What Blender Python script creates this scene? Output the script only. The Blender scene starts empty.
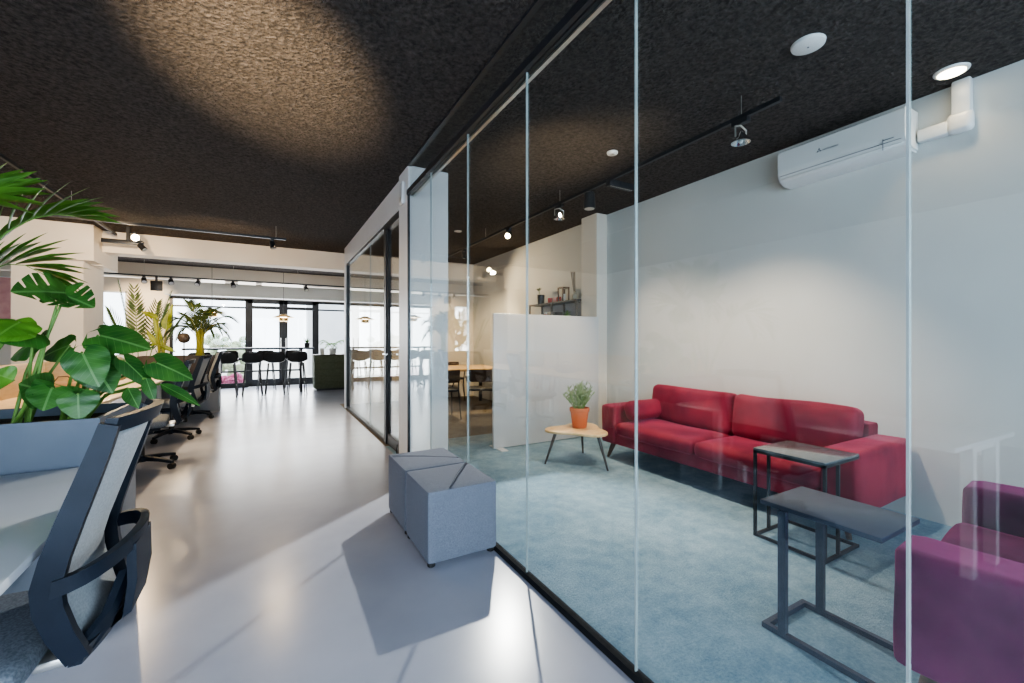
import bpy, bmesh, math, random
from mathutils import Vector, Matrix
from math import sin, cos, pi, radians as R
scene = bpy.context.scene
C = scene.collection
rnd = random.Random(7)

# ------------------------------------------------------------------ materials
def new_mat(name):
    m = bpy.data.materials.new(name); m.use_nodes = True
    nt = m.node_tree; nt.nodes.clear()
    out = nt.nodes.new('ShaderNodeOutputMaterial')
    return m, nt, out
def nd(nt, t, **kw):
    n = nt.nodes.new(t)
    for k, v in kw.items():
        if k in n.inputs: n.inputs[k].default_value = v
        else: setattr(n, k, v)
    return n
def rgb(c): return (c[0], c[1], c[2], 1)
def mat(name, col, rough=.5, metal=0, col2=None, scale=8, detail=4, bump=0, bscale=60, bdist=.01, spec=.5, stretch=None, sheen=0, coat=0, emit=0, contrast=(.35,.65), transl=0):
    m, nt, out = new_mat(name)
    b = nd(nt, 'ShaderNodeBsdfPrincipled'); b.inputs['Roughness'].default_value = rough
    b.inputs['Metallic'].default_value = metal; b.inputs['Specular IOR Level'].default_value = spec
    b.inputs['Base Color'].default_value = rgb(col)
    if sheen:
        b.inputs['Sheen Weight'].default_value = sheen; b.inputs['Sheen Roughness'].default_value = .35
        b.inputs['Sheen Tint'].default_value = (min(1,col[0]*2.5+.1), min(1,col[1]*2.5+.06), min(1,col[2]*2.5+.08), 1)
    if coat: b.inputs['Coat Weight'].default_value = coat; b.inputs['Coat Roughness'].default_value = .08
    if emit:
        b.inputs['Emission Color'].default_value = rgb(col); b.inputs['Emission Strength'].default_value = emit
    tc = nd(nt, 'ShaderNodeTexCoord'); src = tc.outputs['Object']
    if stretch:
        mp = nd(nt, 'ShaderNodeMapping'); mp.inputs['Scale'].default_value = stretch
        nt.links.new(src, mp.inputs['Vector']); src = mp.outputs['Vector']
    if col2:
        n = nd(nt, 'ShaderNodeTexNoise'); n.inputs['Scale'].default_value = scale; n.inputs['Detail'].default_value = detail
        nt.links.new(src, n.inputs['Vector'])
        r = nd(nt, 'ShaderNodeValToRGB')
        r.color_ramp.elements[0].position = contrast[0]; r.color_ramp.elements[0].color = rgb(col)
        r.color_ramp.elements[1].position = contrast[1]; r.color_ramp.elements[1].color = rgb(col2)
        nt.links.new(n.outputs['Fac'], r.inputs['Fac']); nt.links.new(r.outputs['Color'], b.inputs['Base Color'])
    if bump:
        n = nd(nt, 'ShaderNodeTexNoise'); n.inputs['Scale'].default_value = bscale; n.inputs['Detail'].default_value = 5
        nt.links.new(src, n.inputs['Vector'])
        bp = nd(nt, 'ShaderNodeBump'); bp.inputs['Strength'].default_value = bump; bp.inputs['Distance'].default_value = bdist
        nt.links.new(n.outputs['Fac'], bp.inputs['Height']); nt.links.new(bp.outputs['Normal'], b.inputs['Normal'])
    nt.links.new(b.outputs[0], out.inputs['Surface'])
    return m
def emis(name, col, s):
    m, nt, out = new_mat(name)
    e = nd(nt, 'ShaderNodeEmission'); e.inputs['Color'].default_value = rgb(col); e.inputs['Strength'].default_value = s
    nt.links.new(e.outputs[0], out.inputs['Surface']); return m
def glass_mat(name, tint, f0=.04, power=5.0, gain=1.0):
    m, nt, out = new_mat(name)
    g = nd(nt, 'ShaderNodeNewGeometry')
    d = nd(nt, 'ShaderNodeVectorMath', operation='DOT_PRODUCT')
    nt.links.new(g.outputs['Normal'], d.inputs[0]); nt.links.new(g.outputs['Incoming'], d.inputs[1])
    a = nd(nt, 'ShaderNodeMath', operation='ABSOLUTE'); nt.links.new(d.outputs['Value'], a.inputs[0])
    s = nd(nt, 'ShaderNodeMath', operation='SUBTRACT'); s.inputs[0].default_value = 1; nt.links.new(a.outputs[0], s.inputs[1])
    p = nd(nt, 'ShaderNodeMath', operation='POWER'); nt.links.new(s.outputs[0], p.inputs[0]); p.inputs[1].default_value = power
    mu = nd(nt, 'ShaderNodeMath', operation='MULTIPLY_ADD'); nt.links.new(p.outputs[0], mu.inputs[0])
    mu.inputs[1].default_value = gain*(1-f0); mu.inputs[2].default_value = f0
    mu.use_clamp = True
    t = nd(nt, 'ShaderNodeBsdfTransparent'); t.inputs['Color'].default_value = rgb(tint)
    gl = nd(nt, 'ShaderNodeBsdfGlossy'); gl.inputs['Roughness'].default_value = 0.0; gl.inputs['Color'].default_value = (.95,.98,.97,1)
    mx = nd(nt, 'ShaderNodeMixShader')
    nt.links.new(mu.outputs[0], mx.inputs[0]); nt.links.new(t.outputs[0], mx.inputs[1]); nt.links.new(gl.outputs[0], mx.inputs[2])
    nt.links.new(mx.outputs[0], out.inputs['Surface']); return m
def leaf_mat(name, dark, light, rib, transl=.3, rough=.35, veins=9):
    m, nt, out = new_mat(name)
    at = nd(nt, 'ShaderNodeAttribute'); at.attribute_name = 'leafuv'
    sp = nd(nt, 'ShaderNodeSeparateXYZ'); nt.links.new(at.outputs['Vector'], sp.inputs[0])
    n = nd(nt, 'ShaderNodeTexNoise'); n.inputs['Scale'].default_value = 9
    tc = nd(nt, 'ShaderNodeTexCoord'); nt.links.new(tc.outputs['Object'], n.inputs['Vector'])
    r = nd(nt, 'ShaderNodeValToRGB'); r.color_ramp.elements[0].color = rgb(dark); r.color_ramp.elements[1].color = rgb(light)
    r.color_ramp.elements[0].position = .35; r.color_ramp.elements[1].position = .7
    nt.links.new(n.outputs['Fac'], r.inputs['Fac'])
    a = nd(nt, 'ShaderNodeMath', operation='ABSOLUTE'); nt.links.new(sp.outputs['Y'], a.inputs[0])
    lt = nd(nt, 'ShaderNodeMath', operation='LESS_THAN'); nt.links.new(a.outputs[0], lt.inputs[0]); lt.inputs[1].default_value = .05
    # side veins
    v1 = nd(nt, 'ShaderNodeMath', operation='MULTIPLY_ADD'); nt.links.new(a.outputs[0], v1.inputs[0]); v1.inputs[1].default_value = -.35
    nt.links.new(sp.outputs['X'], v1.inputs[2])
    v2 = nd(nt, 'ShaderNodeMath', operation='MULTIPLY'); nt.links.new(v1.outputs[0], v2.inputs[0]); v2.inputs[1].default_value = veins
    v3 = nd(nt, 'ShaderNodeMath', operation='FRACT'); nt.links.new(v2.outputs[0], v3.inputs[0])
    v4 = nd(nt, 'ShaderNodeMath', operation='LESS_THAN'); nt.links.new(v3.outputs[0], v4.inputs[0]); v4.inputs[1].default_value = .08
    v5 = nd(nt, 'ShaderNodeMath', operation='MULTIPLY'); nt.links.new(v4.outputs[0], v5.inputs[0]); v5.inputs[1].default_value = .35 if veins else 0
    mxx = nd(nt, 'ShaderNodeMath', operation='MAXIMUM'); nt.links.new(lt.outputs[0], mxx.inputs[0]); nt.links.new(v5.outputs[0], mxx.inputs[1])
    mc = nd(nt, 'ShaderNodeMix', data_type='RGBA'); nt.links.new(mxx.outputs[0], mc.inputs[0])
    nt.links.new(r.outputs['Color'], mc.inputs[6]); mc.inputs[7].default_value = rgb(rib)
    b = nd(nt, 'ShaderNodeBsdfPrincipled'); b.inputs['Roughness'].default_value = rough
    nt.links.new(mc.outputs[2], b.inputs['Base Color'])
    tr = nd(nt, 'ShaderNodeBsdfTranslucent')
    nt.links.new(mc.outputs[2], tr.inputs['Color'])
    ms = nd(nt, 'ShaderNodeMixShader'); ms.inputs[0].default_value = transl
    nt.links.new(b.outputs[0], ms.inputs[1]); nt.links.new(tr.outputs[0], ms.inputs[2])
    nt.links.new(ms.outputs[0], out.inputs['Surface']); return m
def ceiling_mat():
    m, nt, out = new_mat('ceiling_plaster')
    tc = nd(nt, 'ShaderNodeTexCoord')
    n = nd(nt, 'ShaderNodeTexNoise'); n.inputs['Scale'].default_value = 34; n.inputs['Detail'].default_value = 6; n.inputs['Roughness'].default_value = .65
    n2 = nd(nt, 'ShaderNodeTexNoise'); n2.inputs['Scale'].default_value = 5; n2.inputs['Detail'].default_value = 3
    v = nd(nt, 'ShaderNodeTexVoronoi'); v.inputs['Scale'].default_value = 46
    for x in (n, n2, v): nt.links.new(tc.outputs['Object'], x.inputs['Vector'])
    r = nd(nt, 'ShaderNodeValToRGB'); r.color_ramp.elements[0].color = (.035,.030,.028,1); r.color_ramp.elements[1].color = (.115,.098,.09,1)
    r.color_ramp.elements[0].position = .35; r.color_ramp.elements[1].position = .7
    nt.links.new(n.outputs['Fac'], r.inputs['Fac'])
    ad = nd(nt, 'ShaderNodeMath', operation='MULTIPLY_ADD'); nt.links.new(v.outputs['Distance'], ad.inputs[0]); ad.inputs[1].default_value = .5; nt.links.new(n.outputs['Fac'], ad.inputs[2])
    b = nd(nt, 'ShaderNodeBsdfPrincipled'); b.inputs['Roughness'].default_value = .9; b.inputs['Specular IOR Level'].default_value = .2
    nt.links.new(r.outputs['Color'], b.inputs['Base Color'])
    bp = nd(nt, 'ShaderNodeBump'); bp.inputs['Strength'].default_value = 1.0; bp.inputs['Distance'].default_value = .05
    nt.links.new(ad.outputs[0], bp.inputs['Height']); nt.links.new(bp.outputs['Normal'], b.inputs['Normal'])
    nt.links.new(b.outputs[0], out.inputs['Surface']); return m

def carpet_mat(name, dark, light, speck):
    m, nt, out = new_mat(name)
    tc = nd(nt, 'ShaderNodeTexCoord')
    def noise(scale, detail, rough):
        n = nd(nt, 'ShaderNodeTexNoise'); n.inputs['Scale'].default_value = scale; n.inputs['Detail'].default_value = detail; n.inputs['Roughness'].default_value = rough
        nt.links.new(tc.outputs['Object'], n.inputs['Vector']); return n
    a, b_, f = noise(2.6, 6, .6), noise(11, 8, .7), noise(75, 6, .75)
    def madd(x, k, y):
        q = nd(nt, 'ShaderNodeMath', operation='MULTIPLY_ADD'); nt.links.new(x, q.inputs[0]); q.inputs[1].default_value = k
        if isinstance(y, float): q.inputs[2].default_value = y
        else: nt.links.new(y, q.inputs[2])
        return q.outputs[0]
    v = madd(a.outputs['Fac'], .8, madd(b_.outputs['Fac'], .9, madd(f.outputs['Fac'], speck, -.35-speck*.5)))
    r = nd(nt, 'ShaderNodeValToRGB'); r.color_ramp.elements[0].color = rgb(dark); r.color_ramp.elements[1].color = rgb(light)
    r.color_ramp.elements[0].position = .12; r.color_ramp.elements[1].position = .88
    nt.links.new(v, r.inputs['Fac'])
    p = nd(nt, 'ShaderNodeBsdfPrincipled'); p.inputs['Roughness'].default_value = .95; p.inputs['Specular IOR Level'].default_value = .1
    nt.links.new(r.outputs['Color'], p.inputs['Base Color'])
    bp = nd(nt, 'ShaderNodeBump'); bp.inputs['Strength'].default_value = .8; bp.inputs['Distance'].default_value = .02
    nt.links.new(f.outputs['Fac'], bp.inputs['Height']); nt.links.new(bp.outputs['Normal'], p.inputs['Normal'])
    nt.links.new(p.outputs[0], out.inputs['Surface']); return m

M = dict(
    ceiling=ceiling_mat(),
    wall=mat('wall_paint', (.56,.57,.555), .6, col2=(.59,.60,.585), scale=2, bump=.05, bscale=120),
    wall_warm=mat('wall_paint_cream', (.72,.65,.56), .65, col2=(.75,.69,.60), scale=2, bump=.05, bscale=120),
    partition=mat('partition_laminate', (.58,.57,.565), .32, col2=(.61,.60,.595), scale=2),
    white=mat('white_lacquer', (.80,.80,.80), .4, col2=(.83,.83,.83), scale=3),
    white_plastic=mat('white_plastic', (.66,.67,.665), .35, col2=(.69,.70,.695), scale=3),
    floor=mat('epoxy_floor', (.38,.40,.48), .24, col2=(.44,.46,.54), scale=1.6, detail=5, bump=.03, bscale=9, bdist=.01, spec=.55),
    carpet=carpet_mat('carpet_blue', (.12,.235,.33), (.40,.545,.635), 1.0),
    carpet2=carpet_mat('carpet_taupe', (.12,.105,.09), (.28,.245,.20), .8),
    black=mat('black_powder_coat', (.016,.017,.02), .42, col2=(.022,.023,.026), scale=30),
    matt_black=mat('matt_black', (.012,.013,.015), .85, col2=(.018,.019,.021), scale=30, spec=.2),
    black_gloss=mat('black_metal', (.02,.02,.022), .3, metal=.4, col2=(.03,.03,.03), scale=30),
    anthracite=mat('anthracite_metal', (.034,.046,.072), .4, col2=(.042,.056,.088), scale=20, bump=.05, bscale=300),
    alu=mat('brushed_aluminium', (.62,.60,.56), .32, metal=.9, col2=(.7,.68,.64), scale=30),
    steel=mat('chrome_steel', (.7,.7,.7), .15, metal=1, col2=(.75,.75,.75), scale=30),
    pouf=mat('pouf_fabric', (.15,.165,.205), .95, col2=(.215,.235,.28), scale=260, detail=3, bump=.35, bscale=420, bdist=.004, spec=.15, sheen=.2),
    pouf_seam=mat('pouf_seam_thread', (.07,.08,.10), .95, col2=(.10,.11,.14), scale=90),
    pouf_foot=mat('black_rubber', (.012,.012,.013), .6, col2=(.02,.02,.02), scale=20),
    velvet=mat('red_velvet', (.13,.009,.028), .7, col2=(.30,.03,.055), scale=3, detail=6, bump=.12, bscale=14, bdist=.02, spec=.2, sheen=1.0),
    velvet2=mat('plum_velvet', (.11,.012,.062), .75, col2=(.21,.03,.11), scale=4, detail=6, bump=.12, bscale=14, bdist=.02, spec=.2, sheen=1.0),
    wood=mat('light_oak', (.60,.40,.19), .42, col2=(.74,.53,.29), scale=3, detail=8, stretch=(2,14,2)),
    desk_wood=mat('birch_desk', (.62,.47,.30), .4, col2=(.72,.57,.38), scale=3, detail=8, stretch=(14,2,2)),
    divider=mat('ply_divider', (.62,.46,.24), .5, col2=(.70,.54,.31), scale=3, detail=6, stretch=(2,2,12)),
    dark_wood=mat('dark_walnut', (.055,.032,.022), .45, col2=(.10,.058,.036), scale=4, detail=7, stretch=(3,3,18)),
    brown=mat('brown_laminate', (.055,.04,.032), .5, col2=(.075,.055,.042), scale=4),
    desk=mat('white_desk_laminate', (.74,.76,.80), .16, col2=(.77,.79,.83), scale=2),
    slate=mat('slate_blue_panel', (.085,.11,.15), .5, col2=(.10,.125,.165), scale=5),
    greypanel=mat('grey_laminate', (.21,.23,.26), .5, col2=(.24,.255,.285), scale=5),
    soil=mat('potting_soil', (.012,.010,.008), .95, col2=(.035,.025,.018), scale=50, bump=1, bscale=70, bdist=.03),
    chairframe=mat('chair_plastic', (.009,.014,.024), .5, col2=(.012,.018,.030), scale=14, spec=.3, bump=.05, bscale=300),
    mesh=mat('chair_mesh_fabric', (.34,.36,.38), .9, col2=(.42,.44,.46), scale=160, detail=2, bump=.3, bscale=500, bdist=.003),
    seat=mat('chair_seat_fabric', (.12,.14,.165), .95, col2=(.20,.22,.25), scale=150, detail=2, bump=.35, bscale=400, bdist=.004),
    terracotta=mat('terracotta', (.50,.12,.04), .6, col2=(.58,.16,.06), scale=9),
    green_fabric=mat('olive_fabric', (.085,.10,.06), .9, col2=(.115,.13,.085), scale=40, bump=.3, bscale=200),
    brass=mat('brass', (.65,.42,.16), .25, metal=1, col2=(.72,.48,.2), scale=12),
    glass=glass_mat('clear_glass', (.955,.975,.965), f0=.055),
    glassdoor=glass_mat('door_glass', (.90,.90,.88), f0=.07),
    winglass=glass_mat('window_glass', (.97,.98,.98), f0=.04),
    seal=mat('pale_seal', (.36,.41,.41), .2, col2=(.42,.47,.47), scale=10),
    pink=mat('pink_print', (.62,.30,.30), .6, col2=(.74,.42,.40), scale=6),
    candle=mat('red_candle_glass', (.55,.06,.05), .25, col2=(.65,.10,.08), scale=10),
    pinkcandle=mat('pink_candle_glass', (.72,.36,.32), .3, col2=(.78,.44,.38), scale=10),
    bottle=mat('amber_grey_glass', (.38,.37,.30), .12, col2=(.45,.43,.35), scale=10),
    green_item=mat('green_glaze', (.10,.28,.06), .4, col2=(.16,.38,.10), scale=12),
    paper=mat('paper', (.78,.77,.74), .7, col2=(.82,.81,.78), scale=8),
    kraft=mat('kraft_brown', (.30,.17,.08), .7, col2=(.36,.21,.10), scale=8),
    khaki=mat('khaki_fabric', (.30,.28,.17), .85, col2=(.36,.33,.21), scale=60, bump=.2, bscale=200),
    stone=mat('street_paving', (.52,.50,.47), .8, col2=(.6,.58,.55), scale=3),
    facade=mat('street_facade', (.55,.57,.6), .8, col2=(.62,.64,.66), scale=1.5),
    flowers=mat('pink_blossom', (.48,.06,.20), .8, col2=(.75,.25,.45), scale=24, bump=1, bscale=40, bdist=.05),
    shrub=mat('street_shrub', (.45,.55,.38), .8, col2=(.65,.75,.55), scale=14, bump=1, bscale=40, bdist=.05),
    warm_bulb=emis('warm_bulb', (1,.78,.48), 60),
    warm_soft=emis('warm_diffuser', (1,.82,.58), 16),
    led=emis('white_led', (1,.95,.88), 2.2),
    monstera=leaf_mat('monstera_leaf', (.03,.115,.022), (.075,.23,.04), (.15,.33,.10), veins=7),
    limeleaf=leaf_mat('lime_leaf', (.10,.28,.03), (.19,.44,.05), (.20,.42,.08), transl=.4, veins=7),
    palm=leaf_mat('palm_leaf', (.055,.16,.02), (.13,.30,.04), (.12,.26,.05), veins=0, transl=.35),
    farpalm=leaf_mat('far_palm_leaf', (.05,.09,.02), (.14,.19,.05), (.2,.25,.08), veins=0, transl=.35),
    litleaf=leaf_mat('yellow_lit_leaf', (.22,.28,.025), (.42,.43,.04), (.5,.52,.12), veins=0, transl=.4),  # yellow of the warm light is put into the leaf colour
    greyleaf=leaf_mat('silver_leaf', (.22,.30,.15), (.40,.46,.27), (.45,.5,.3), veins=0, transl=.3),
    stem=mat('green_stem', (.10,.22,.035), .45, col2=(.16,.30,.06), scale=10),
    palmtrunk=mat('yellow_green_cane', (.28,.29,.04), .5, col2=(.42,.38,.06), scale=20, stretch=(1,1,6)),
)

# ------------------------------------------------------------------ mesh builder
class MB:
    def __init__(s): s.V = []; s.F = []; s.UV = {}
    def addbm(s, bm, mx=None):
        o = len(s.V); bm.verts.index_update()
        for v in bm.verts: s.V.append((mx @ v.co) if mx else v.co.copy())
        for f in bm.faces: s.F.append([o+v.index for v in f.verts])
        bm.free(); return s
    def box(s, x0, x1, y0, y1, z0, z1, bev=0, seg=2, mx=None):
        bm = bmesh.new(); bmesh.ops.create_cube(bm, size=1)
        for v in bm.verts:
            v.co = Vector(((x0+x1)/2+v.co.x*(x1-x0), (y0+y1)/2+v.co.y*(y1-y0), (z0+z1)/2+v.co.z*(z1-z0)))
        if bev: bmesh.ops.bevel(bm, geom=bm.edges[:], offset=bev, segments=seg, affect='EDGES', profile=.5)
        return s.addbm(bm, mx)
    def cyl(s, p0, p1, r0, r1=None, n=14, cap=True):
        r1 = r0 if r1 is None else r1
        return s.tube([p0, p1], [r0, r1], n, cap=cap)
    def tube(s, pts, r, n=10, cap=True, closed=False, flat=None):
        """sweep; r scalar or list; flat=(a,b) gives a rectangular-ish section"""
        P = [Vector(p) for p in pts]; m = len(P)
        rr = r if isinstance(r, (list, tuple)) else [r]*m
        o = len(s.V); prev = None
        for i in range(m):
            if closed: t = P[(i+1) % m]-P[i-1]
            else: t = P[min(i+1, m-1)]-P[max(i-1, 0)]
            t.normalize()
            if prev is None:
                a = Vector((0,0,1)) if abs(t.z) < .9 else Vector((0,1,0))
                u = t.cross(a).normalized()
            else:
                u = (prev - t*prev.dot(t)).normalized()
            prev = u; w = t.cross(u)
            for k in range(n):
                a = 2*pi*k/n + (pi/4 if n == 4 else 0)
                s.V.append(P[i]+(u*cos(a)+w*sin(a))*rr[i])
        for i in range(m if closed else m-1):
            j = (i+1) % m
            for k in range(n):
                k2 = (k+1) % n
                s.F.append([o+i*n+k, o+i*n+k2, o+j*n+k2, o+j*n+k])
        if cap and not closed:
            s.F.append([o+k for k in range(n)][::-1]); s.F.append([o+(m-1)*n+k for k in range(n)])
        return s
    def strip(s, pts, sides, ups, wa, wb):
        """rectangular bar swept through pts with explicit side and up vectors"""
        o = len(s.V); m = len(pts)
        for i in range(m):
            p = Vector(pts[i]); a = Vector(sides[i]).normalized(); b = Vector(ups[i]).normalized()
            x = wa[i] if isinstance(wa, list) else wa; y = wb[i] if isinstance(wb, list) else wb
            for q, w in ((-1,-1),(1,-1),(1,1),(-1,1)): s.V.append(p+a*q*x/2+b*w*y/2)
        for i in range(m-1):
            for k in range(4): s.F.append([o+i*4+k, o+i*4+(k+1)%4, o+i*4+4+(k+1)%4, o+i*4+4+k])
        s.F.append([o+3,o+2,o+1,o]); e = o+(m-1)*4; s.F.append([e,e+1,e+2,e+3]); return s
    def bar(s, p0, p1, w, h=None, up=(0,0,1)):
        h = w if h is None else h
        p0, p1 = Vector(p0), Vector(p1); t = (p1-p0).normalized(); up = Vector(up)
        if abs(t.dot(up)) > .95: up = Vector((0,1,0))
        sd = t.cross(up).normalized(); u = sd.cross(t)
        return s.strip([p0,p1],[sd,sd],[u,u],w,h)
    def lathe(s, prof, n=24, c=(0,0,0)):
        o = len(s.V)
        for r, z in prof:
            for k in range(n):
                a = 2*pi*k/n; s.V.append(Vector((c[0]+r*cos(a), c[1]+r*sin(a), c[2]+z)))
        for i in range(len(prof)-1):
            for k in range(n): s.F.append([o+i*n+k, o+i*n+(k+1)%n, o+(i+1)*n+(k+1)%n, o+(i+1)*n+k])
        if prof[0][0] > 1e-5: s.F.append([o+k for k in range(n)][::-1])
        if prof[-1][0] > 1e-5: s.F.append([o+(len(prof)-1)*n+k for k in range(n)])
        return s
    def prism(s, poly, z0, z1, bev=0):
        bm = bmesh.new(); vs = [bm.verts.new((x,y,z0)) for x, y in poly]; f = bm.faces.new(vs)
        r = bmesh.ops.extrude_face_region(bm, geom=[f]); 
        for v in [g for g in r['geom'] if isinstance(g, bmesh.types.BMVert)]: v.co.z = z1
        bmesh.ops.recalc_face_normals(bm, faces=bm.faces[:])
        if bev:
            es = [e for e in bm.edges if abs(e.verts[0].co.z-e.verts[1].co.z) < 1e-6]
            bmesh.ops.bevel(bm, geom=es, offset=bev, segments=2, affect='EDGES', profile=.5)
        return s.addbm(bm)
    def cushion(s, x0, x1, y0, y1, z0, z1, r=.05, puff=.02, axis=2, n=14, wob=.004, seed=0, mx=None):
        """soft upholstered block: rounded box, both broad faces bulging along axis"""
        bm = bmesh.new(); bmesh.ops.create_cube(bm, size=2)
        bmesh.ops.subdivide_edges(bm, edges=bm.edges[:], cuts=n, use_grid_fill=True)
        c = Vector(((x0+x1)/2,(y0+y1)/2,(z0+z1)/2)); h = Vector(((x1-x0)/2,(y1-y0)/2,(z1-z0)/2))
        q = random.Random(seed); ph = [q.uniform(0,6) for _ in range(6)]
        for v in bm.verts:
            # denser near borders
            u = Vector([math.copysign(abs(t)**.75, t) for t in v.co])
            p = Vector((u.x*h.x, u.y*h.y, u.z*h.z))
            inn = Vector([max(-(h[i]-r), min(h[i]-r, p[i])) for i in range(3)])
            d = p-inn
            if d.length > 1e-6: d = d.normalized()*r
            p = inn+d
            o = [i for i in range(3) if i != axis]
            f = (1-(u[o[0]])**2)*(1-(u[o[1]])**2)
            p[axis] += math.copysign(1, u[axis])*puff*f if abs(u[axis]) > .2 else 0
            w = wob*(sin(9*p.x+ph[0])*cos(11*p.y+ph[1])+sin(14*p.z+ph[2]+7*p.x))
            p += d*(w/max(r,.001)) if d.length else Vector((0,0,0))
            p[axis] += w*.6
            v.co = c+p
        return s.addbm(bm, mx)
    def sphere(s, c, r, sc=(1,1,1), u=16, v=10):
        bm = bmesh.new(); bmesh.ops.create_uvsphere(bm, u_segments=u, v_segments=v, radius=r)
        return s.addbm(bm, Matrix.Translation(Vector(c)) @ Matrix.Diagonal(Vector((*sc,1))))
    def leaf(s, base, tip, width, up=(0,0,1), kind='heart', bend=.15, fold=.15, roll=0, n=None):
        base, tip = Vector(base), Vector(tip); ax = tip-base; L = ax.length; ax.normalize()
        up = Vector(up); sd = ax.cross(up)
        if sd.length < 1e-3: sd = ax.cross(Vector((0,1,0)))
        sd.normalize()
        if roll: sd = Matrix.Rotation(roll, 3, ax) @ sd
        nm = sd.cross(ax).normalized()
        rows = n or (64 if kind == 'monstera' else 14); cols = 4
        lo = -.20 if kind in ('heart','monstera') else 0
        for side in (-1, 1):
            o = len(s.V)
            for i in range(rows+1):
                u = lo+(1-lo)*i/rows; q = (u-lo)/(1-lo)
                if kind in ('heart','monstera'):
                    out = (sin(pi*min(1,q**.62))**.75) if q < 1 else 0
                    out = max(out, 0)
                    inn = 0 if u >= 0 else .45*(-u/.2)**.6*1.0
                    inn = min(inn, out)
                elif kind == 'blade':
                    out = sin(pi*min(1,(q*.96+.04)**.8)); inn = 0; out = max(out, .0)
                else:
                    out = sin(pi*q**.7)**.9 if 0 < q < 1 else 0; inn = 0
                if kind == 'monstera':
                    ph = (u*4.2+.15) % 1.0
                    cut = 1 if (ph < .2 and .06 < u < .88) else 0
                    out *= (1-.62*cut)
                for k in range(cols+1):
                    f = inn+(out-inn)*k/cols
                    y = f*width/2
                    z = -bend*L*(max(u,0)**2) + fold*width*.5*(f**1.6)*(1 if kind != 'heart' else -.6) + .02*width*sin(u*16)*f
                    s.V.append(base+ax*(u*L)+sd*(side*y)+nm*z)
                    s.UV[len(s.V)-1] = (u, side*f, 0)
            for i in range(rows):
                for k in range(cols):
                    a = o+i*(cols+1)+k
                    q4 = [a, a+1, a+cols+2, a+cols+1]
                    s.F.append(q4 if side > 0 else q4[::-1])
        return s
    def build(s, name, m, parent=None, smooth=40, loc=None):
        me = bpy.data.meshes.new(name); me.from_pydata([tuple(v) for v in s.V], [], s.F)
        if s.UV:
            at = me.attributes.new('leafuv', 'FLOAT_VECTOR', 'POINT')
            for i, u in s.UV.items(): at.data[i].vector = u
        me.materials.append(m)
        if smooth:
            me.polygons.foreach_set('use_smooth', [True]*len(me.polygons))
            try: me.set_sharp_from_angle(angle=R(smooth))
            except Exception: pass
        me.update()
        o = bpy.data.objects.new(name, me); C.objects.link(o)
        if parent: o.parent = parent
        if loc: o.location = loc
        return o
def tag(o, label, cat, group=None, kind=None):
    o['label'] = label; o['category'] = cat
    if group: o['group'] = group
    if kind: o['kind'] = kind
    return o
def thing(name, label, cat, loc=(0,0,0), rz=0, group=None):
    o = bpy.data.objects.new(name, None); C.objects.link(o)
    o.location = loc; o.rotation_euler = (0,0,rz); o.empty_display_size = .1
    return tag(o, label, cat, group)
def struct(o, label=None):
    o['kind'] = 'structure'
    if label: o['label'] = label
    return o
def copy_tree(o, parent=None):
    c = o.copy(); C.objects.link(c)
    if parent: c.parent = parent
    for ch in list(o.children): copy_tree(ch, c)
    return c
def dup(o, loc, rz, label, group=None):
    c = copy_tree(o); c.location = loc; c.rotation_euler = (0,0,rz); c['label'] = label
    if group: c['group'] = group
    return c
def sbox(name, m, x0, x1, y0, y1, z0, z1, bev=0, parent=None):
    o = MB().box(x0,x1,y0,y1,z0,z1,bev).build(name, m, parent, smooth=30)
    return o if parent else struct(o)

# ------------------------------------------------------------------ camera: stands in the corridor, level, 1.25 m up
H = 1.25; FPX = 426.0; TH = math.atan((512-271)/FPX)
cam_d = bpy.data.cameras.new('camera'); cam = bpy.data.objects.new('camera', cam_d); C.objects.link(cam)
cam_d.sensor_width = 36; cam_d.lens = 36*FPX/1024; cam_d.shift_y = -1.5/1024; cam_d.clip_start = .05; cam_d.clip_end = 200
cam.location = (0,0,H); cam.rotation_euler = (pi/2, 0, -TH); scene.camera = cam
def at(px, py, Y):
    """a survey point on the plane at distance Y along the corridor"""
    dx = (px-512)/FPX; c, s = cos(TH), sin(TH)
    x, y, z = c*dx+s, c-s*dx, (340-py)/FPX
    t = Y/y; return Vector((x*t, Y, H+z*t))

CZ = 2.95       # ceiling
GX = 1.17       # glass wall line
WX = 3.97       # lounge wall
# ------------------------------------------------------------------ the setting
def fl(name, m, rects):
    mb = MB()
    for x0,x1,y0,y1 in rects: mb.box(x0,x1,y0,y1,-.1,0)
    return struct(mb.build(name, m, smooth=0))
fl('floor', M['floor'], [(-5.2,GX,-2.6,13.3), (GX,6,8.9,13.3)])
fl('floor_lounge', M['carpet'], [(GX,WX+.02,-2.6,5.1)])
fl('floor_meeting', M['carpet2'], [(GX,WX+.02,5.1,8.9)])
sbox('ceiling', M['ceiling'], -5.3, 6.1, -2.7, 13.4, CZ, CZ+.1)
sbox('wall_right', M['wall'], WX, WX+.12, -2.7, 8.9, 0, CZ)
sbox('wall_left', M['wall'], -5.3, -5.2, -2.7, 13.4, 0, CZ)
sbox('wall_hall', M['wall'], 6.0, 6.1, 8.9, 13.4, 0, CZ)
sbox('wall_meeting', M['wall_warm'], 1.26, 6.0, 8.78, 8.9, 0, CZ)
# pilaster on the lounge wall
sbox('trim_1', M['wall_warm'], 3.79, WX, 4.40, 4.72, 0, CZ)
# column at the end of the glass wall and the jamb of the meeting room door
sbox('trim_2', M['white'], GX+.02, 1.57, 4.10, 4.44, 0, CZ)
sbox('trim_3', M['white'], GX-.01, GX+.02, 4.09, 4.44, 0, CZ)
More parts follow.
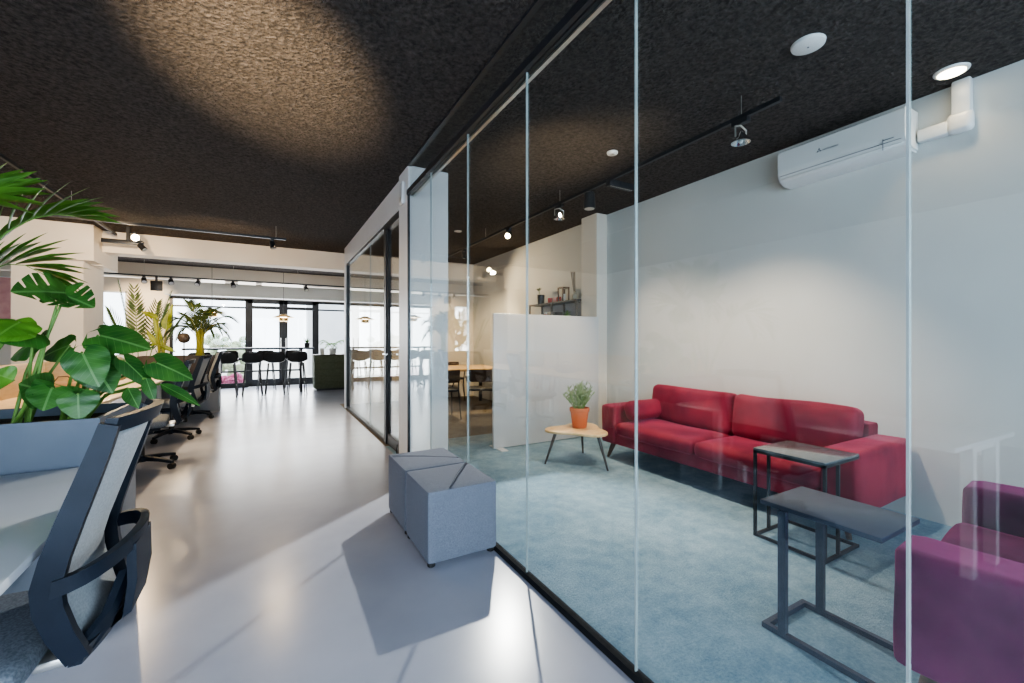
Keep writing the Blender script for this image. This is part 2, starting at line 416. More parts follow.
# header above the meeting room front, end post
sbox('trim_4', M['white'], 1.19, 1.29, 4.44, 8.45, 2.65, CZ)
sbox('trim_5', M['white'], 1.19, 1.29, 8.30, 8.45, 0, 2.65)
# beams across the hall
sbox('trim_6', M['wall_warm'], -5.2, 6.0, 8.90, 9.25, 2.62, CZ)
sbox('trim_7', M['wall_warm'], -5.2, 6.0, 12.2, 12.5, 2.64, CZ)
sbox('trim_8', M['wall'], -2.2, 6.0, 12.75, 13.2, 2.34, CZ)
# column and beam on the desk side
sbox('trim_9', M['wall_warm'], -3.16, -2.42, 8.62, 9.5, 0, CZ)
sbox('trim_10', M['wall_warm'], -5.2, -2.28, 8.52, 8.9, 2.42, CZ)
sbox('trim_11', M['wall_warm'], -2.6, -2.28, 8.9, 9.66, 2.40, CZ)
# far wall with glazing
def wall_far():
    mb = MB()
    mb.box(-5.2,-3.5,13.2,13.3,0,CZ); mb.box(-3.5,-2.95,13.2,13.3,0,.85); mb.box(-3.5,-2.95,13.2,13.3,2.4,CZ)
    mb.box(-2.95,-2.16,13.2,13.3,0,CZ); mb.box(-2.16,1.95,13.2,13.3,2.33,CZ); mb.box(1.95,2.5,13.2,13.3,0,CZ)
    mb.box(2.5,4.2,13.2,13.3,2.33,CZ); mb.box(4.2,6.0,13.2,13.3,0,CZ)
    return struct(mb.build('wall_far', M['wall_warm'], smooth=0))
wall_far()
def glazing(name, x0, x1, z0, z1, y, mull=(), rails=(), fw=.06, fm='black', d=.07):
    mb = MB()
    mb.box(x0,x0+fw,y-d/2,y+d/2,z0,z1); mb.box(x1-fw,x1,y-d/2,y+d/2,z0,z1)
    mb.box(x0,x1,y-d/2,y+d/2,z1-fw,z1); mb.box(x0,x1,y-d/2,y+d/2,z0,z0+fw)
    for a,b in mull: mb.box(a,b,y-d/2,y+d/2,z0,z1)
    for a,b in rails: mb.box(x0,x1,y-d/2+.004,y+d/2-.004,a,b)
    o = struct(mb.build(name, M[fm], smooth=0))
    MB().box(x0+fw*.5,x1-fw*.5,y-.004,y+.004,z0+fw*.5,z1-fw*.5).build('pane', M['winglass'], o, smooth=0)
    return o
glazing('window_1', -3.5, -2.95, .85, 2.4, 13.25, fw=.04, fm='white')
glazing('window_2', -2.16, -.53, 0, 2.33, 13.25, rails=((.0,.12),(.72,.78),(2.08,2.12)))
glazing('window_3', 1.12, 1.95, 0, 2.33, 13.25, rails=((.0,.12),(2.08,2.12)))
glazing('window_4', 2.5, 4.2, 0, 2.33, 13.25, mull=((3.3,3.38),), rails=((2.08,2.12),))
def leaf_door(name, x0, x1):
    o = glazing(name, x0, x1, .01, 2.33, 13.25, rails=((.01,.2),(2.08,2.16)), fw=.105)
    return o
dA = leaf_door('door_1', -.53, .295); dB = leaf_door('door_2', .295, 1.12)
for d, x in ((dA,.23),(dB,.36)):
    MB().tube([(x,13.2,.95),(x,13.14,.95),(x,13.14,1.3),(x,13.2,1.3)], .012, 8).build('handle', M['steel'], d)
# wall behind the camera with its windows
def wall_front():
    mb = MB(); y0, y1 = -2.7, -2.6
    mb.box(-5.2,WX,y0,y1,0,.25); mb.box(-5.2,WX,y0,y1,2.6,CZ)
    for a,b in ((-5.2,-4.6),(-1.9,-1.6),(1.0,1.35),(3.75,WX)): mb.box(a,b,y0,y1,.25,2.6)
    return struct(mb.build('wall_front', M['wall'], smooth=0))
wall_front()
glazing('window_5', -4.6,-1.9,.25,2.6,-2.65, mull=((-3.3,-3.22),))
glazing('window_6', -1.6,1.0,.25,2.6,-2.65, mull=((-.34,-.26),))
glazing('window_7', 1.35,3.75,.25,2.6,-2.65, mull=((2.5,2.58),))

# ---- the glass wall: panes 0.77 m wide between corridor and lounge
edges = [-2.58, -1.94, -1.17, -.40, .37, 1.14, 1.908, 2.68, 3.45, 4.09]
k = 8
for a, b in zip(edges[:-1], edges[1:]):
    o = MB().box(GX-.005,GX+.005,a+.003,b-.003,.03,2.655).build('window_%d' % k, M['glass'], smooth=0); struct(o)
    sm = MB().box(GX-.0055,GX+.0055,b-.0025,b+.0025,.03,2.655).build('seal', M['seal'], o, smooth=0)
    k += 1
o = struct(MB().box(GX-.005,GX+.005,-2.58,4.09,2.70,CZ-.012).build('window_%d' % k, M['glass'], smooth=0))
sbox('trim_12', M['black'], GX-.028, GX+.028, -2.6, 4.09, 2.655, 2.70)      # black rail across the panes
sbox('trim_13', M['alu'], GX+.0282, GX+.05, -2.6, 4.09, 2.645, 2.69)
sbox('trim_14', M['black'], GX-.018, GX+.018, -2.6, 4.09, CZ-.014, CZ)      # ceiling channel
sbox('trim_15', M['matt_black'], GX-.016, GX+.016, -2.6, 4.09, 0, .032)          # floor channel
sbox('trim_16', M['black'], GX-.02, GX+.0, 4.075, 4.09, .035, 2.655)

# ---- meeting room front: fixed pane and steel door
def meeting_front():
    X = 1.235
    mb = MB(); f = .03
    mb.box(X-.03,X+.03,5.30,8.30,2.615,2.65); mb.box(X-.03,X+.03,5.30,8.30,0,.04)
    mb.box(X-.03,X+.03,8.265,8.30,.04,2.615)
    o = struct(mb.build('window_30', M['black'], smooth=0))
    MB().box(X-.005,X+.005,5.3,8.27,.04,2.615).build('pane', M['glassdoor'], o, smooth=0)
    MB().box(X-.007,X+.007,6.28,6.288,.04,2.615).build('seal', M['seal'], o, smooth=0)
    mb = MB()
    mb.box(X-.035,X+.035,5.20,5.30,.0,2.65); mb.box(X-.035,X+.035,4.44,4.52,0,2.65)
    mb.box(X-.035,X+.035,4.52,5.20,2.57,2.65)
    mb.box(X-.02,X+.02,4.52,5.20,0.005,.13); mb.box(X-.02,X+.02,4.52,4.56,.13,2.57); mb.box(X-.02,X+.02,5.16,5.20,.13,2.57)
    d = struct(mb.build('door_3', M['black'], smooth=0))
    MB().box(X-.005,X+.005,4.56,5.16,.13,2.57).build('pane', M['glassdoor'], d, smooth=0)
    MB().tube([(X-.02,5.17,1.08),(X-.07,5.17,1.08),(X-.07,5.05,1.08)], .011, 8).build('handle', M['steel'], d)
meeting_front()
t = thing('alarm_sounder', 'slim white box mounted on the white jamb above the meeting room door', 'alarm box', (GX-.01,4.27,2.72))
MB().box(-.03,0,-.045,.045,-.11,.11,.008).build('housing', M['white_plastic'], t)
MB().box(-.034,-.028,-.03,.03,-.09,-.04,.003).build('grille', M['alu'], t)
t = thing('door_stop', 'black rubber hook shaped door stop on the floor by the white jamb', 'door stop', (GX-.06,4.33,0))
MB().tube([(0,0,.0),(0,0,.06),(0,-.03,.10),(0,-.07,.09),(0,-.08,.05),(0,-.08,0)], .012, 8).build('hook', M['pouf_foot'], t)
MB().tube([(0,0,.10),(0,.02,.15),(0,-.02,.19)], .006, 6).build('cord', M['pouf_foot'], t)

# ------------------------------------------------------------------ street beyond the far windows
struct(MB().box(-14,14,13.4,34,-.25,-.15).build('ground_street', M['stone'], smooth=0))
struct(MB().box(1.3,9,19,20,-.2,6).build('facade_street', M['facade'], smooth=0))
def blob(name, m, c, sx, sy, sz, label, cat, n=60):
    mb = MB(); q = random.Random(3)
    for i in range(n):
        mb.sphere((q.uniform(-sx,sx), q.uniform(-sy,sy), q.uniform(0,sz)), q.uniform(.08,.16), (1,1,.8), 7, 5)
    o = mb.build(name, m, smooth=60); o.location = c; tag(o, label, cat, kind='stuff'); return o
blob('pink_flowers', M['flowers'], (-1.45,14.3,-.12), .75, .22, .35, 'bed of pink flowers outside the far glazing', 'flowers')
blob('street_shrubbery', M['shrub'], (-1.2,16.2,-.12), .55, .4, 1.5, 'pale green shrubbery outside behind the long bar table', 'shrub', 90)

# ------------------------------------------------------------------ poufs (two square poufs pushed together)
def pouf(name, label, y0, y1, seam):
    t = thing(name, label, 'pouf', (.953,(y0+y1)/2,0), 0, 'grey poufs along the glass wall')
    hx, hy = .212, (y1-y0)/2-.003
    MB().cushion(-hx,hx,-hy,hy,.022,.42,r=.016,puff=.004,n=10,wob=.0008).build('body', M['pouf'], t)
    pts = [(-hx+.01,-hy+.01),(hx-.01,-hy+.01),(hx-.01,hy-.01),(-hx+.01,hy-.01)]
    MB().tube([(x,y,.412) for x,y in pts], .004, 6, closed=True).build('piping', M['pouf'], t)
    MB().tube([(a,b,.4215+.003*s_) for a,b,s_ in seam], .0022, 6).build('seam', M['pouf_seam'], t)
    for sx in (-1,1):
        for sy in (-1,1):
            MB().lathe([(.018,0),(.022,.004),(.022,.026)],14,(sx*(hx-.03),sy*(hy-.03),0)).build('foot', M['pouf_foot'], t)
pouf('pouf', 'dark grey fabric pouf nearer the floor light patch with diagonal seam on top', 2.235, 2.69, [(.2,.21,0),(.05,0,1),(-.08,-.21,0)])
pouf('pouf', 'dark grey fabric pouf on the far side of the pair, toward the meeting room door', 2.695, 3.15, [(-.2,.15,0),(0,.02,1),(.2,-.12,0)])

# ------------------------------------------------------------------ sofa and armchair
def sofa(name, label, cat, L, D, nseat, m, loc, rz, arm=.21, pil=True):
    """local: length along x (0 centre), front at -y, back at y=D"""
    t = thing(name, label, cat, loc, rz)
    hx = L/2
    MB().box(-hx+.02,hx-.02,.02,D-.03,.165,.275,.012).build('base_frame', m, t)
    for s in (-1,1):
        a, b = (-hx, -hx+arm) if s < 0 else (hx-arm, hx)
        MB().cushion(a,b,0,D,.158,.56,r=.03,puff=.006,axis=0,wob=.002,seed=s+3).build('armrest', m, t)
    MB().cushion(-hx+arm-.02,hx-arm+.02,D-.16,D,.17,.645,r=.025,puff=.006,axis=1,wob=.002).build('back_frame', m, t)
    w = (L-2*arm)/nseat
    for i in range(nseat):
        x0 = -hx+arm+i*w
        MB().cushion(x0+.003,x0+w-.003,-.02,D-.26,.265,.395,r=.05,puff=.022,seed=i).build('seat_cushion', m, t)
    for i in range(nseat):
        x0 = -hx+arm+i*w
        mx = Matrix.Translation((0,D-.27,.40)) @ Matrix.Rotation(R(-9),4,'X') @ Matrix.Translation((0,-(D-.27),-.40))
        MB().cushion(x0+.004,x0+w-.004,D-.36,D-.17,.375,.765,r=.06,puff=.03,axis=1,seed=i+9,mx=mx).build('back_cushion', m, t)
    for sx in (-1,1):
        for sy in (0,1):
            y = .09 if sy == 0 else D-.14; k_ = 0 if sy == 0 else .22
            MB().tube([(sx*(hx-.11-k_),y,.17),(sx*(hx-.06-k_),y+(-.04 if sy==0 else .03),0)],[.03,.014],12).build('leg', M['dark_wood'], t)
    return t
sofa('sofa','long crimson velvet sofa with two seat cushions against the lounge wall','sofa',2.31,.83,2,M['velvet'],(3.10,2.375,0),-pi/2)
sofa('armchair','wide plum velvet armchair with boxy arms beside the low black side table','armchair',1.25,.92,1,M['velvet2'],(2.44,.674,0),pi+R(5))
mx = Matrix.Rotation(R(24),4,'X')
p = thing('bolster_pillow','crimson velvet pillow leaning on the far armrest of the sofa','pillow',(3.42,3.205,.525),R(3))
MB().cushion(-.26,.26,-.075,.075,-.10,.10,r=.07,puff=.012,axis=1,n=12,mx=Matrix.Rotation(R(-18),4,'X')).build('cover', M['velvet'], p)

# ------------------------------------------------------------------ side tables
def c_table():
    t = thing('side_table','low black metal side table with slim top beside the armchair','side table',(2.03,.85,0))
    x0,x1 = -.165,.165; b = .022
    MB().box(-.155,.185,-.185,.245,.53,.55,.003).build('tabletop', M['anthracite'], t)
    mb = MB(); mb.box(x0,x1,.21,.21+b,0,b); mb.box(x0,x0+b,-.33,.21,0,b); mb.box(x1-b,x1,-.33,.21,0,b); mb.box(x0,x1,-.352,-.33,0,b)
    mb.build('base_frame', M['anthracite'], t, smooth=0)
    for x in (x0,x1-b):
        MB().box(x,x+.024,.135,.165,b,.53).build('leg', M['anthracite'], t, smooth=0)
c_table()
def frame_table():
    t = thing('side_table','black wire frame side table with grey top standing before the sofa','side table',(2.905,1.41,0))
    b = .016; x0,x1,y0,y1 = -.215,.185,-.205,.205
    MB().box(x0,x1,y0,y1,.548,.562,.002).build('tabletop', M['greytop'], t)
    for z in (0,.532):
        mb = MB()
        mb.box(x0,x1,y0,y0+b,z,z+b); mb.box(x0,x1,y1-b,y1,z,z+b); mb.box(x0,x0+b,y0,y1,z,z+b); mb.box(x1-b,x1,y0,y1,z,z+b)
        mb.build('top_frame' if z else 'base_frame', M['black'], t, smooth=0)
    for x in (x0,x0+.15):
        for y in (y0,y1-b): MB().box(x,x+b,y,y+b,b,.532).build('leg', M['black'], t, smooth=0)
M['greytop'] = mat('grey_glass_top', (.10,.115,.125), .14, col2=(.12,.135,.145), scale=4, spec=.7)
frame_table()

# ------------------------------------------------------------------ coffee table and terracotta plant
def coffee():
    t = thing('coffee_table','low three-legged table with rounded triangular oak top by the partition','coffee table',(2.735,3.46,0))
    poly = []
    corners = [Vector((-.33,.16)),Vector((.10,-.36)),Vector((.28,.26))]
    cen = sum(corners, Vector((0,0)))/3
    N = 60
    for i in range(N):
        a = 2*pi*i/N; r = .27/(1+.0)*(1+.0)
        # soft triangle
        base = math.atan2(corners[0].y-cen.y, corners[0].x-cen.x)
        rr = .285+.062*cos(3*(a-base))
        poly.append((cen.x+rr*cos(a), cen.y+rr*sin(a)))
    MB().prism(poly,.315,.34,.006).build('tabletop', M['wood'], t)
    ft = [(-.33,.114),(.064,-.373),(.269,.255)]
    for x,y in ft:
        MB().tube([(x*.68,y*.68,.317),(x,y,0)],[.017,.009],12).build('leg', M['black'], t)
coffee()
t = thing('potted_plant','grey-green bushy plant in a terracotta pot on the oak coffee table','potted plant',(2.80,3.52,.34))
MB().lathe([(.070,0),(.073,.004),(.094,.165),(.100,.168),(.103,.172),(.103,.205),(.095,.207),(.092,.17),(0.0,.165)],30).build('pot', M['terracotta'], t)
MB().lathe([(.089,.168),(.06,.178),(0.0,.182)],20).build('soil', M['soil'], t)
mb, ms = MB(), MB(); q = random.Random(5)
for i in range(46):
    a = q.uniform(0,2*pi); r = q.uniform(.02,.17); h = q.uniform(.17,.30)-r*.25
    b0 = Vector((.05*cos(a)*q.random(),.05*sin(a)*q.random(),.17)); e = Vector((r*cos(a),r*sin(a),.175+h))
    mid = (b0+e)/2+Vector((.02*cos(a),.02*sin(a),.02))
    ms.tube([b0,mid,e],[.003,.0025,.0015],5)
    for j in range(13):
        f = .28+.72*j/12; pnt = b0.lerp(mid,f*2) if f < .5 else mid.lerp(e,f*2-1)
        an = q.uniform(0,2*pi); dv = Vector((cos(an)*.8,sin(an)*.8,.75)).normalized()
        mb.leaf(pnt,pnt+dv*q.uniform(.035,.055),.012,up=(cos(an+1),sin(an+1),.3),kind='blade',bend=.1,n=4)
ms.build('stems', M['stem'], t); mb.build('foliage', M['greyleaf'], t)

# ------------------------------------------------------------------ partition
t = thing('room_divider','freestanding pale grey partition panel behind the coffee table','partition',(2.98,4.34,0))
MB().box(-.775,.775,-.02,.02,.01,1.555,.006).build('panel', M['partition'] if 'partition' in M else M['white'], t)
for x in (-.70,.70): MB().box(x-.04,x+.04,-.16,.16,0,.012,.003).build('foot', M['white_plastic'], t)

# ------------------------------------------------------------------ air conditioner
t = thing('air_conditioner','white wall mounted air conditioner just below the dark ceiling','air conditioner',(WX,1.63,2.57))
prof = [(0,0),(-.10,0),(-.165,.03),(-.195,.075),(-.20,.12),(-.20,.27),(-.185,.285),(0,.29)]
bm = bmesh.new(); vs = [bm.verts.new((x,-.43,z)) for x,z in prof]; f = bm.faces.new(vs)
r = bmesh.ops.extrude_face_region(bm, geom=[f])
for v in [g for g in r['geom'] if isinstance(g, bmesh.types.BMVert)]: v.co.y = .43
bmesh.ops.recalc_face_normals(bm, faces=bm.faces[:])
bmesh.ops.bevel(bm, geom=[e for e in bm.edges if abs(e.verts[0].co.y-e.verts[1].co.y)<1e-5], offset=.012, segments=3, affect='EDGES')
MB().addbm(bm).build('housing', M['white_plastic'], t, smooth=30)
MB().box(-.185,-.06,-.40,.40,-.004,.006,.003,mx=Matrix.Translation((.0,0,.012))@Matrix.Rotation(R(20),4,'Y')@Matrix.Translation((0,0,-.03))).build('louvre', M['white_plastic'], t)
MB().box(-.2025,-.199,-.40,.40,.066,.069).build('panel_gap', M['anthracite'], t, smooth=0)
mb = MB()
mb.box(-.203,-.2,-.30,-.297,.02,.1); mb.box(-.2035,-.2005,-.36,-.30,.088,.092)
mb.build('display_marks', M['anthracite'], t, smooth=0)
def text(body, size, parent, m, loc, rot, name='lettering'):
    cu = bpy.data.curves.new(name,'FONT'); cu.body = body; cu.size = size; cu.extrude = .0005; cu.align_x = 'LEFT'
    tmp = bpy.data.objects.new(name+'_curve', cu); C.objects.link(tmp); bpy.context.view_layer.update()
    me = bpy.data.meshes.new_from_object(tmp); bpy.data.objects.remove(tmp); bpy.data.curves.remove(cu)
    me.materials.clear(); me.materials.append(m)
    o = bpy.data.objects.new(name, me); C.objects.link(o); o.parent = parent
    o.location = loc; o.rotation_euler = rot; return o
text('MITSUBISHI', .021, t, M['anthracite'], (-.2012,.08,.165), (pi/2,0,-pi/2))
mb = MB()
for a in (90,210,330):
    c = Vector((0,cos(R(a))*.011,.012+sin(R(a))*.011)); d1 = Vector((0,cos(R(a)),sin(R(a)))); d2 = Vector((0,-sin(R(a)),cos(R(a))))
    o = len(mb.V); mb.V += [Vector((-.2012,.105,.165))+c+d1*.011, Vector((-.2012,.105,.165))+c+d2*.006, Vector((-.2012,.105,.165))+c-d1*.011, Vector((-.2012,.105,.165))+c-d2*.006]
    mb.F.append([o,o+1,o+2,o+3])
mb.build('emblem', M['anthracite'], t, smooth=0)
t = thing('pipe_cover','white pipe trunking running from the air conditioner up to the ceiling','pipe cover',(WX,1.095,2.62))
y1, y0 = .095, -.10
MB().box(-.07,0,-.06,y1,.0,.085,.012).build('horizontal_duct', M['white_plastic'], t)
MB().box(-.075,0,-.175,-.05,-.012,.12,.03,3).build('elbow', M['white_plastic'], t)
MB().box(-.07,0,-.165,-.075,.10,CZ-2.62,.012).build('vertical_duct', M['white_plastic'], t)

# ------------------------------------------------------------------ ceiling fittings
def disc(name, label, cat, x, y, r, h, m='white_plastic', lens=None):
    t = thing(name, label, cat, (x,y,CZ))
    MB().lathe([(0,-h),(r*.8,-h),(r*.96,-h*.7),(r,-h*.3),(r,.004)],32).build('housing', M[m], t)
    if lens: MB().lathe([(0,-h-.002),(r*lens[1],-h-.002),(r*lens[1],-h+.004)],24).build('lens', M[lens[0]], t)
    return t
disc('smoke_detector','large flat round white smoke detector on the lounge ceiling','smoke detector',2.68,1.29,.085,.022,lens=('anthracite',.06))
disc('smoke_detector','small white ceiling disc above the coffee table','smoke detector',2.69,2.91,.05,.02,lens=('alu',.4))
disc('ceiling_disc','small white recessed disc on the ceiling over the meeting table','ceiling disc',at(458,239,6.2).x,6.2,.06,.012)
disc('recessed_spotlight','glowing round recessed spotlight in the lounge ceiling above the air conditioner pipe','spotlight',3.74,.975,.085,.014,lens=('warm_soft',.78))

def track(name, label, p0, p1, hooks, w=.028):
    t = thing('light_track', label, 'light track')
    MB().bar(p0,p1,w,.03).build('rail', M['black'], t, smooth=0)
    p0, p1 = Vector(p0), Vector(p1)
    for f in hooks:
        p = p0.lerp(p1,f); MB().cyl(p, (p.x,p.y,CZ), .0025, n=6).build('hanging_wire', M['alu'], t)
    return t
TZ = 2.80
track('t','black ceiling track running the length of the lounge', (2.85,1.53,TZ),(2.85,8.5,TZ),(.038,.345,.62,.9))
track('t','black ceiling track above the desks running along the hall', (-1.98,.3,TZ),(-1.98,8.3,TZ),(.1,.45,.8))
track('t','black ceiling track crossing the corridor near the beam', (-2.5,7.28,TZ-.032),(.2,7.28,TZ-.032),(.1,.95))
track('t','black ceiling track crossing the far hall above the bar table', (-3.4,11.7,2.62),(1.9,11.7,2.62),(.2,.5,.75))
def spot(label, loc, aim, lit=False, r=.035, L=.11, kind='spot', group='track spotlights'):
    t = thing('track_spotlight', label, 'spotlight', loc, 0, group)
    MB().box(-.02,.02,-.05,.05,-.035,0,.003).build('adapter', M['black'], t)
    MB().cyl((0,0,-.03),(0,0,-.075),.007,n=8).build('stem', M['black'], t)
    a = Vector(aim).normalized(); c = Vector((0,0,-.085))
    MB().tube([c-a*L*.5,c-a*L*.42,c+a*L*.35,c+a*L*.5],[r*.6,r*.9,r,r*1.02],16).build('lamp_head', M['black'], t)
    e = c+a*(L*.5+.001)
    MB().tube([e,e+a*.003],[r*.85,r*.85],16).build('lens', M['warm_bulb' if lit else 'alu'], t)
    return t
def glass_spot(label, loc):
    """open spotlight: yoke with a faceted reflector bowl"""
    t = thing('track_spotlight', label, 'spotlight', loc, 0, 'track spotlights')
    MB().box(-.02,.02,-.06,.06,-.035,0,.003).build('adapter', M['black'], t)
    MB().tube([(-.06,0,-.13),(-.062,0,-.06),(0,0,-.04),(.062,0,-.06),(.06,0,-.13)],.006,8).build('yoke', M['alu'], t)
    MB().lathe([(.012,0),(.03,-.02),(.055,-.06),(.062,-.075),(.058,-.075),(.02,-.022),(0,-.012)],16,(0,0,-.085)).build('lamp_head', M['steel'], t)
    MB().sphere((0,0,-.145),.018).build('bulb', M['seal'], t)
    return t
glass_spot('open chrome spotlight near the free end of the lounge track',(2.85,1.80,TZ-.015))
glass_spot('open chrome spotlight on the lounge track beyond the black cylinder lamp',(2.85,3.95,TZ-.015))
spot('black cylinder spotlight hanging from the lounge track beside the pilaster',(2.85,3.42,TZ-.03),(0,0,-1),r=.06,L=.17)
spot('lit warm spotlight on the lounge track throwing light onto the corridor floor',(2.85,5.13,TZ-.015),(-.62,-.62,-.5),lit=True,r=.042)
spot('dark unlit spotlight on the lounge track over the meeting table, further end',(2.85,6.7,TZ-.015),(.3,.4,-1))
spot('dark unlit spotlight on the lounge track between lit lamp and meeting wall',(2.85,7.7,TZ-.015),(-.3,.4,-1))
t = thing('linear_fixture','short black linear fixture with dotted grille on the lounge track','light fixture',(2.85,3.12,TZ-.01))
MB().box(-.02,.30,-.03,.03,-.05,.01,.004).build('housing', M['black'], t)
mb = MB()
for i in range(12): mb.cyl((.01+i*.024,-.01,-.05),(.01+i*.024,-.01,-.0525),.007,n=8)
mb.build('grille', M['alu'], t)
spot('lit warm spotlight at the end of the desk track shining down the hall',(-1.76,8.28,TZ+.055),(.24,-.9,-.1),lit=True,r=.055)
spot('dark spotlight under the driver bar near the lit hall lamp',(-1.70,8.36,2.74),(.5,-.2,-.6),r=.04)
t = thing('track_driver','short black driver bar fixed under the hall tracks','driver',(-1.87,8.42,2.72))
MB().box(-.30,.18,-.02,.02,-.03,.03,.003).build('housing', M['black'], t)
MB().box(-.02,.02,-.02,.02,.03,.25).build('bracket', M['black'], t)
spot('dark spotlight at the corridor end of the track crossing near the beam',(.02,7.28,TZ-.047),(.2,-.3,-1),r=.04)
far_spots = [(144,0,'first'),(171,0,'second'),(198,1,'third'),(233,0,'fourth'),(306,0,'fifth')]
words = ['dark spotlight on the far track left of the square black lamp','dark spotlight on the far track right of the square black lamp',
 'round dark spotlight on the far track above the palm','dark spotlight on the far track over the left end of the bar table','dark spotlight on the far track above the green cabinet']
for (px,kk,_),w in zip(far_spots,words):
    spot(w,(at(px,280,11.7).x,11.7,2.605),(.2*(1-2*kk),-.6,-.7),r=.05)
t = thing('square_floodlight','square black floodlight hanging from the far track','floodlight',(at(156.5,280,11.7).x,11.7,2.605))
MB().box(-.02,.02,-.02,.02,-.09,0,.002).build('stem', M['black'], t); MB().box(-.10,.10,-.03,.03,-.30,-.09,.006).build('lamp_head', M['black'], t)
for a,b,w in ((201,225,'left'),(238,256,'middle'),(262,303,'long')):
    x0,x1 = at(a,285,11.7).x, at(b,285,11.7).x
    t = thing('linear_lamp',{'left':'white tubular lamp under the far track, just right of the palm','middle':'shortest white tubular lamp under the far track, middle of three','long':'longest white tubular lamp under the far track above the doors'}[w],'tube lamp',((x0+x1)/2,11.7,2.57),0,'tube lamps under the far track')
    MB().cyl((-(x1-x0)/2,0,0),((x1-x0)/2,0,0),.032,n=12).build('tube', M['led'], t)
    for s in (-1,1): MB().cyl((s*((x1-x0)/2-.01),0,.03),(s*((x1-x0)/2-.01),0,.035),.01,n=8).build('clip', M['black'], t)
def pendant(label, px, py, Y):
    p = at(px,py,Y)
    t = thing('pendant_lamp',label,'pendant lamp',(p.x,Y,p.z),0,'brass pendant lamps over the bar table')
    MB().lathe([(.05,.07),(.07,.06),(.24,-.01),(.245,-.014),(.06,.045),(.04,.06)],28).build('upper_shade', M['brass'], t)
    MB().lathe([(.10,-.02),(.11,-.03),(.105,-.10),(.06,-.115),(.055,-.105),(.09,-.03)],24).build('lower_shade', M['brass'], t)
    MB().lathe([(0,-.09),(.06,-.08),(.075,-.02),(.05,.03),(0,.05)],16).build('bulb', M['warm_soft'], t)
    MB().cyl((0,0,.05),(0,0,CZ-p.z),.004,n=6).build('cord', M['black'], t)
pendant('brass pendant lamp with wide layered shade hanging before the glass doors',283.5,317,11.88)
pendant('brass pendant lamp half hidden by the tall palm',212,312,11.88)

# ------------------------------------------------------------------ shelf on the wall behind the partition
t = thing('wall_shelf','black metal open shelf unit on the lounge wall above the partition','shelf',(WX,5.36,1.50))
D = .26; y0, y1 = -.63, .63; b = .022
MB().box(-D,0,y0,y1,.305,.325).build('shelf_board', M['black'], t, smooth=0)
MB().box(-D,0,y0,y1,0,.02).build('shelf_board', M['black'], t, smooth=0)
for y in (y0,-.02,y1-b):
    mb = MB(); mb.box(-D,-D+b,y,y+b,.02,.305); mb.box(-b,0,y,y+b,.02,.305); mb.build('upright', M['black'], t, smooth=0)
MB().box(-.004,0,y0,y1,.02,.305).build('back_panel', M['greypanel'], t, smooth=0)
SX = WX-.13
def on_shelf(px, z=1.825):
    # y where the line of sight at px meets the shelf
    dx = (px-512)/FPX; c, s = cos(TH), sin(TH); tt = (SX)/(c*dx+s); return (SX, (c-s*dx)*tt, z)
t = thing('bud_vase','dark glass tumbler with a dried flower on the shelf top','vase',on_shelf(541))
MB().lathe([(.045,0),(.055,.02),(.06,.16),(.055,.16),(.05,.02),(0,.015)],18).build('glass', M['black_gloss'], t)
MB().tube([(0,0,.02),(.0,.02,.15),(-.01,.05,.24)],.005,6).build('stem', M['stem'], t)
mb = MB(); q = random.Random(2)
for i in range(16):
    a = q.uniform(0,6.28); mb.leaf((-.01,.05,.23),(-.01+.05*cos(a),.05+.05*sin(a),.25+q.uniform(0,.04)),.03,kind='oval',n=4)
mb.build('flower_head', M['brown_leaf'] if 'brown_leaf' in M else M['farpalm'], t)
for i,px in enumerate((550,555,559)):
    lb = ['red tumbler candle nearest the dried flower in the row of three','red tumbler candle in the middle of the shelf top row','red tumbler candle beside the wooden lantern on the shelf top'][i]
    t = thing('candle',lb,'candle',on_shelf(px),0,'red candles on the shelf top')
    MB().lathe([(.03,0),(.034,.005),(.036,.085),(.032,.085),(.03,.06),(0,.06)],16).build('tumbler', M['candle' if i != 1 else 'pinkcandle'], t)
    MB().cyl((0,0,.06),(0,0,.075),.002,n=5).build('wick', M['black'], t)
t = thing('lantern','small dark wooden lantern on the shelf top','lantern',on_shelf(563.5))
mb = MB(); w, h = .055, .2
for sx in (-1,1):
    for sy in (-1,1): mb.box(sx*w-.009,sx*w+.009,sy*w-.009,sy*w+.009,0,h)
mb.box(-w-.01,w+.01,-w-.01,w+.01,h,h+.02); mb.box(-w-.01,w+.01,-w-.01,w+.01,0,.015); mb.build('frame', M['dark_wood'], t, smooth=0)
MB().cyl((0,0,.015),(0,0,.12),.028,n=14).build('candle', M['paper'], t)
t = thing('reed_diffuser','reed diffuser bottle with dark sticks at the pilaster end of the shelf','diffuser',on_shelf(575))
MB().lathe([(.04,0),(.045,.005),(.045,.08),(.02,.10),(.018,.13),(.022,.135)],18).build('bottle', M['bottle'], t)
for i in range(6):
    a = i*1.05; MB().cyl((.004*cos(a),.004*sin(a),.02),(.03*cos(a),.05+.03*sin(a),.42),.0035,n=5).build('reed', M['dark_wood'], t)
for px,mm,h,r,lb in ((541,'pinkcandle',.12,.045,'pale pink jar on the lower shelf at its far end'),(546,'pinkcandle',.15,.04,'taller pale pink jar on the lower shelf'),):
    t = thing('jar',lb,'jar',on_shelf(px,1.52)); MB().lathe([(r*.9,0),(r,.01),(r,h*.8),(r*.7,h*.88),(r*.7,h)],16).build('body', M[mm], t); MB().lathe([(r*.75,h),(r*.75,h+.02),(0,h+.025)],16).build('lid', M['alu'], t)
t = thing('storage_box','small black box with white labels on the lower shelf','box',on_shelf(555,1.52))
MB().box(-.08,.08,-.10,.10,0,.16,.006).build('body', M['black'], t)
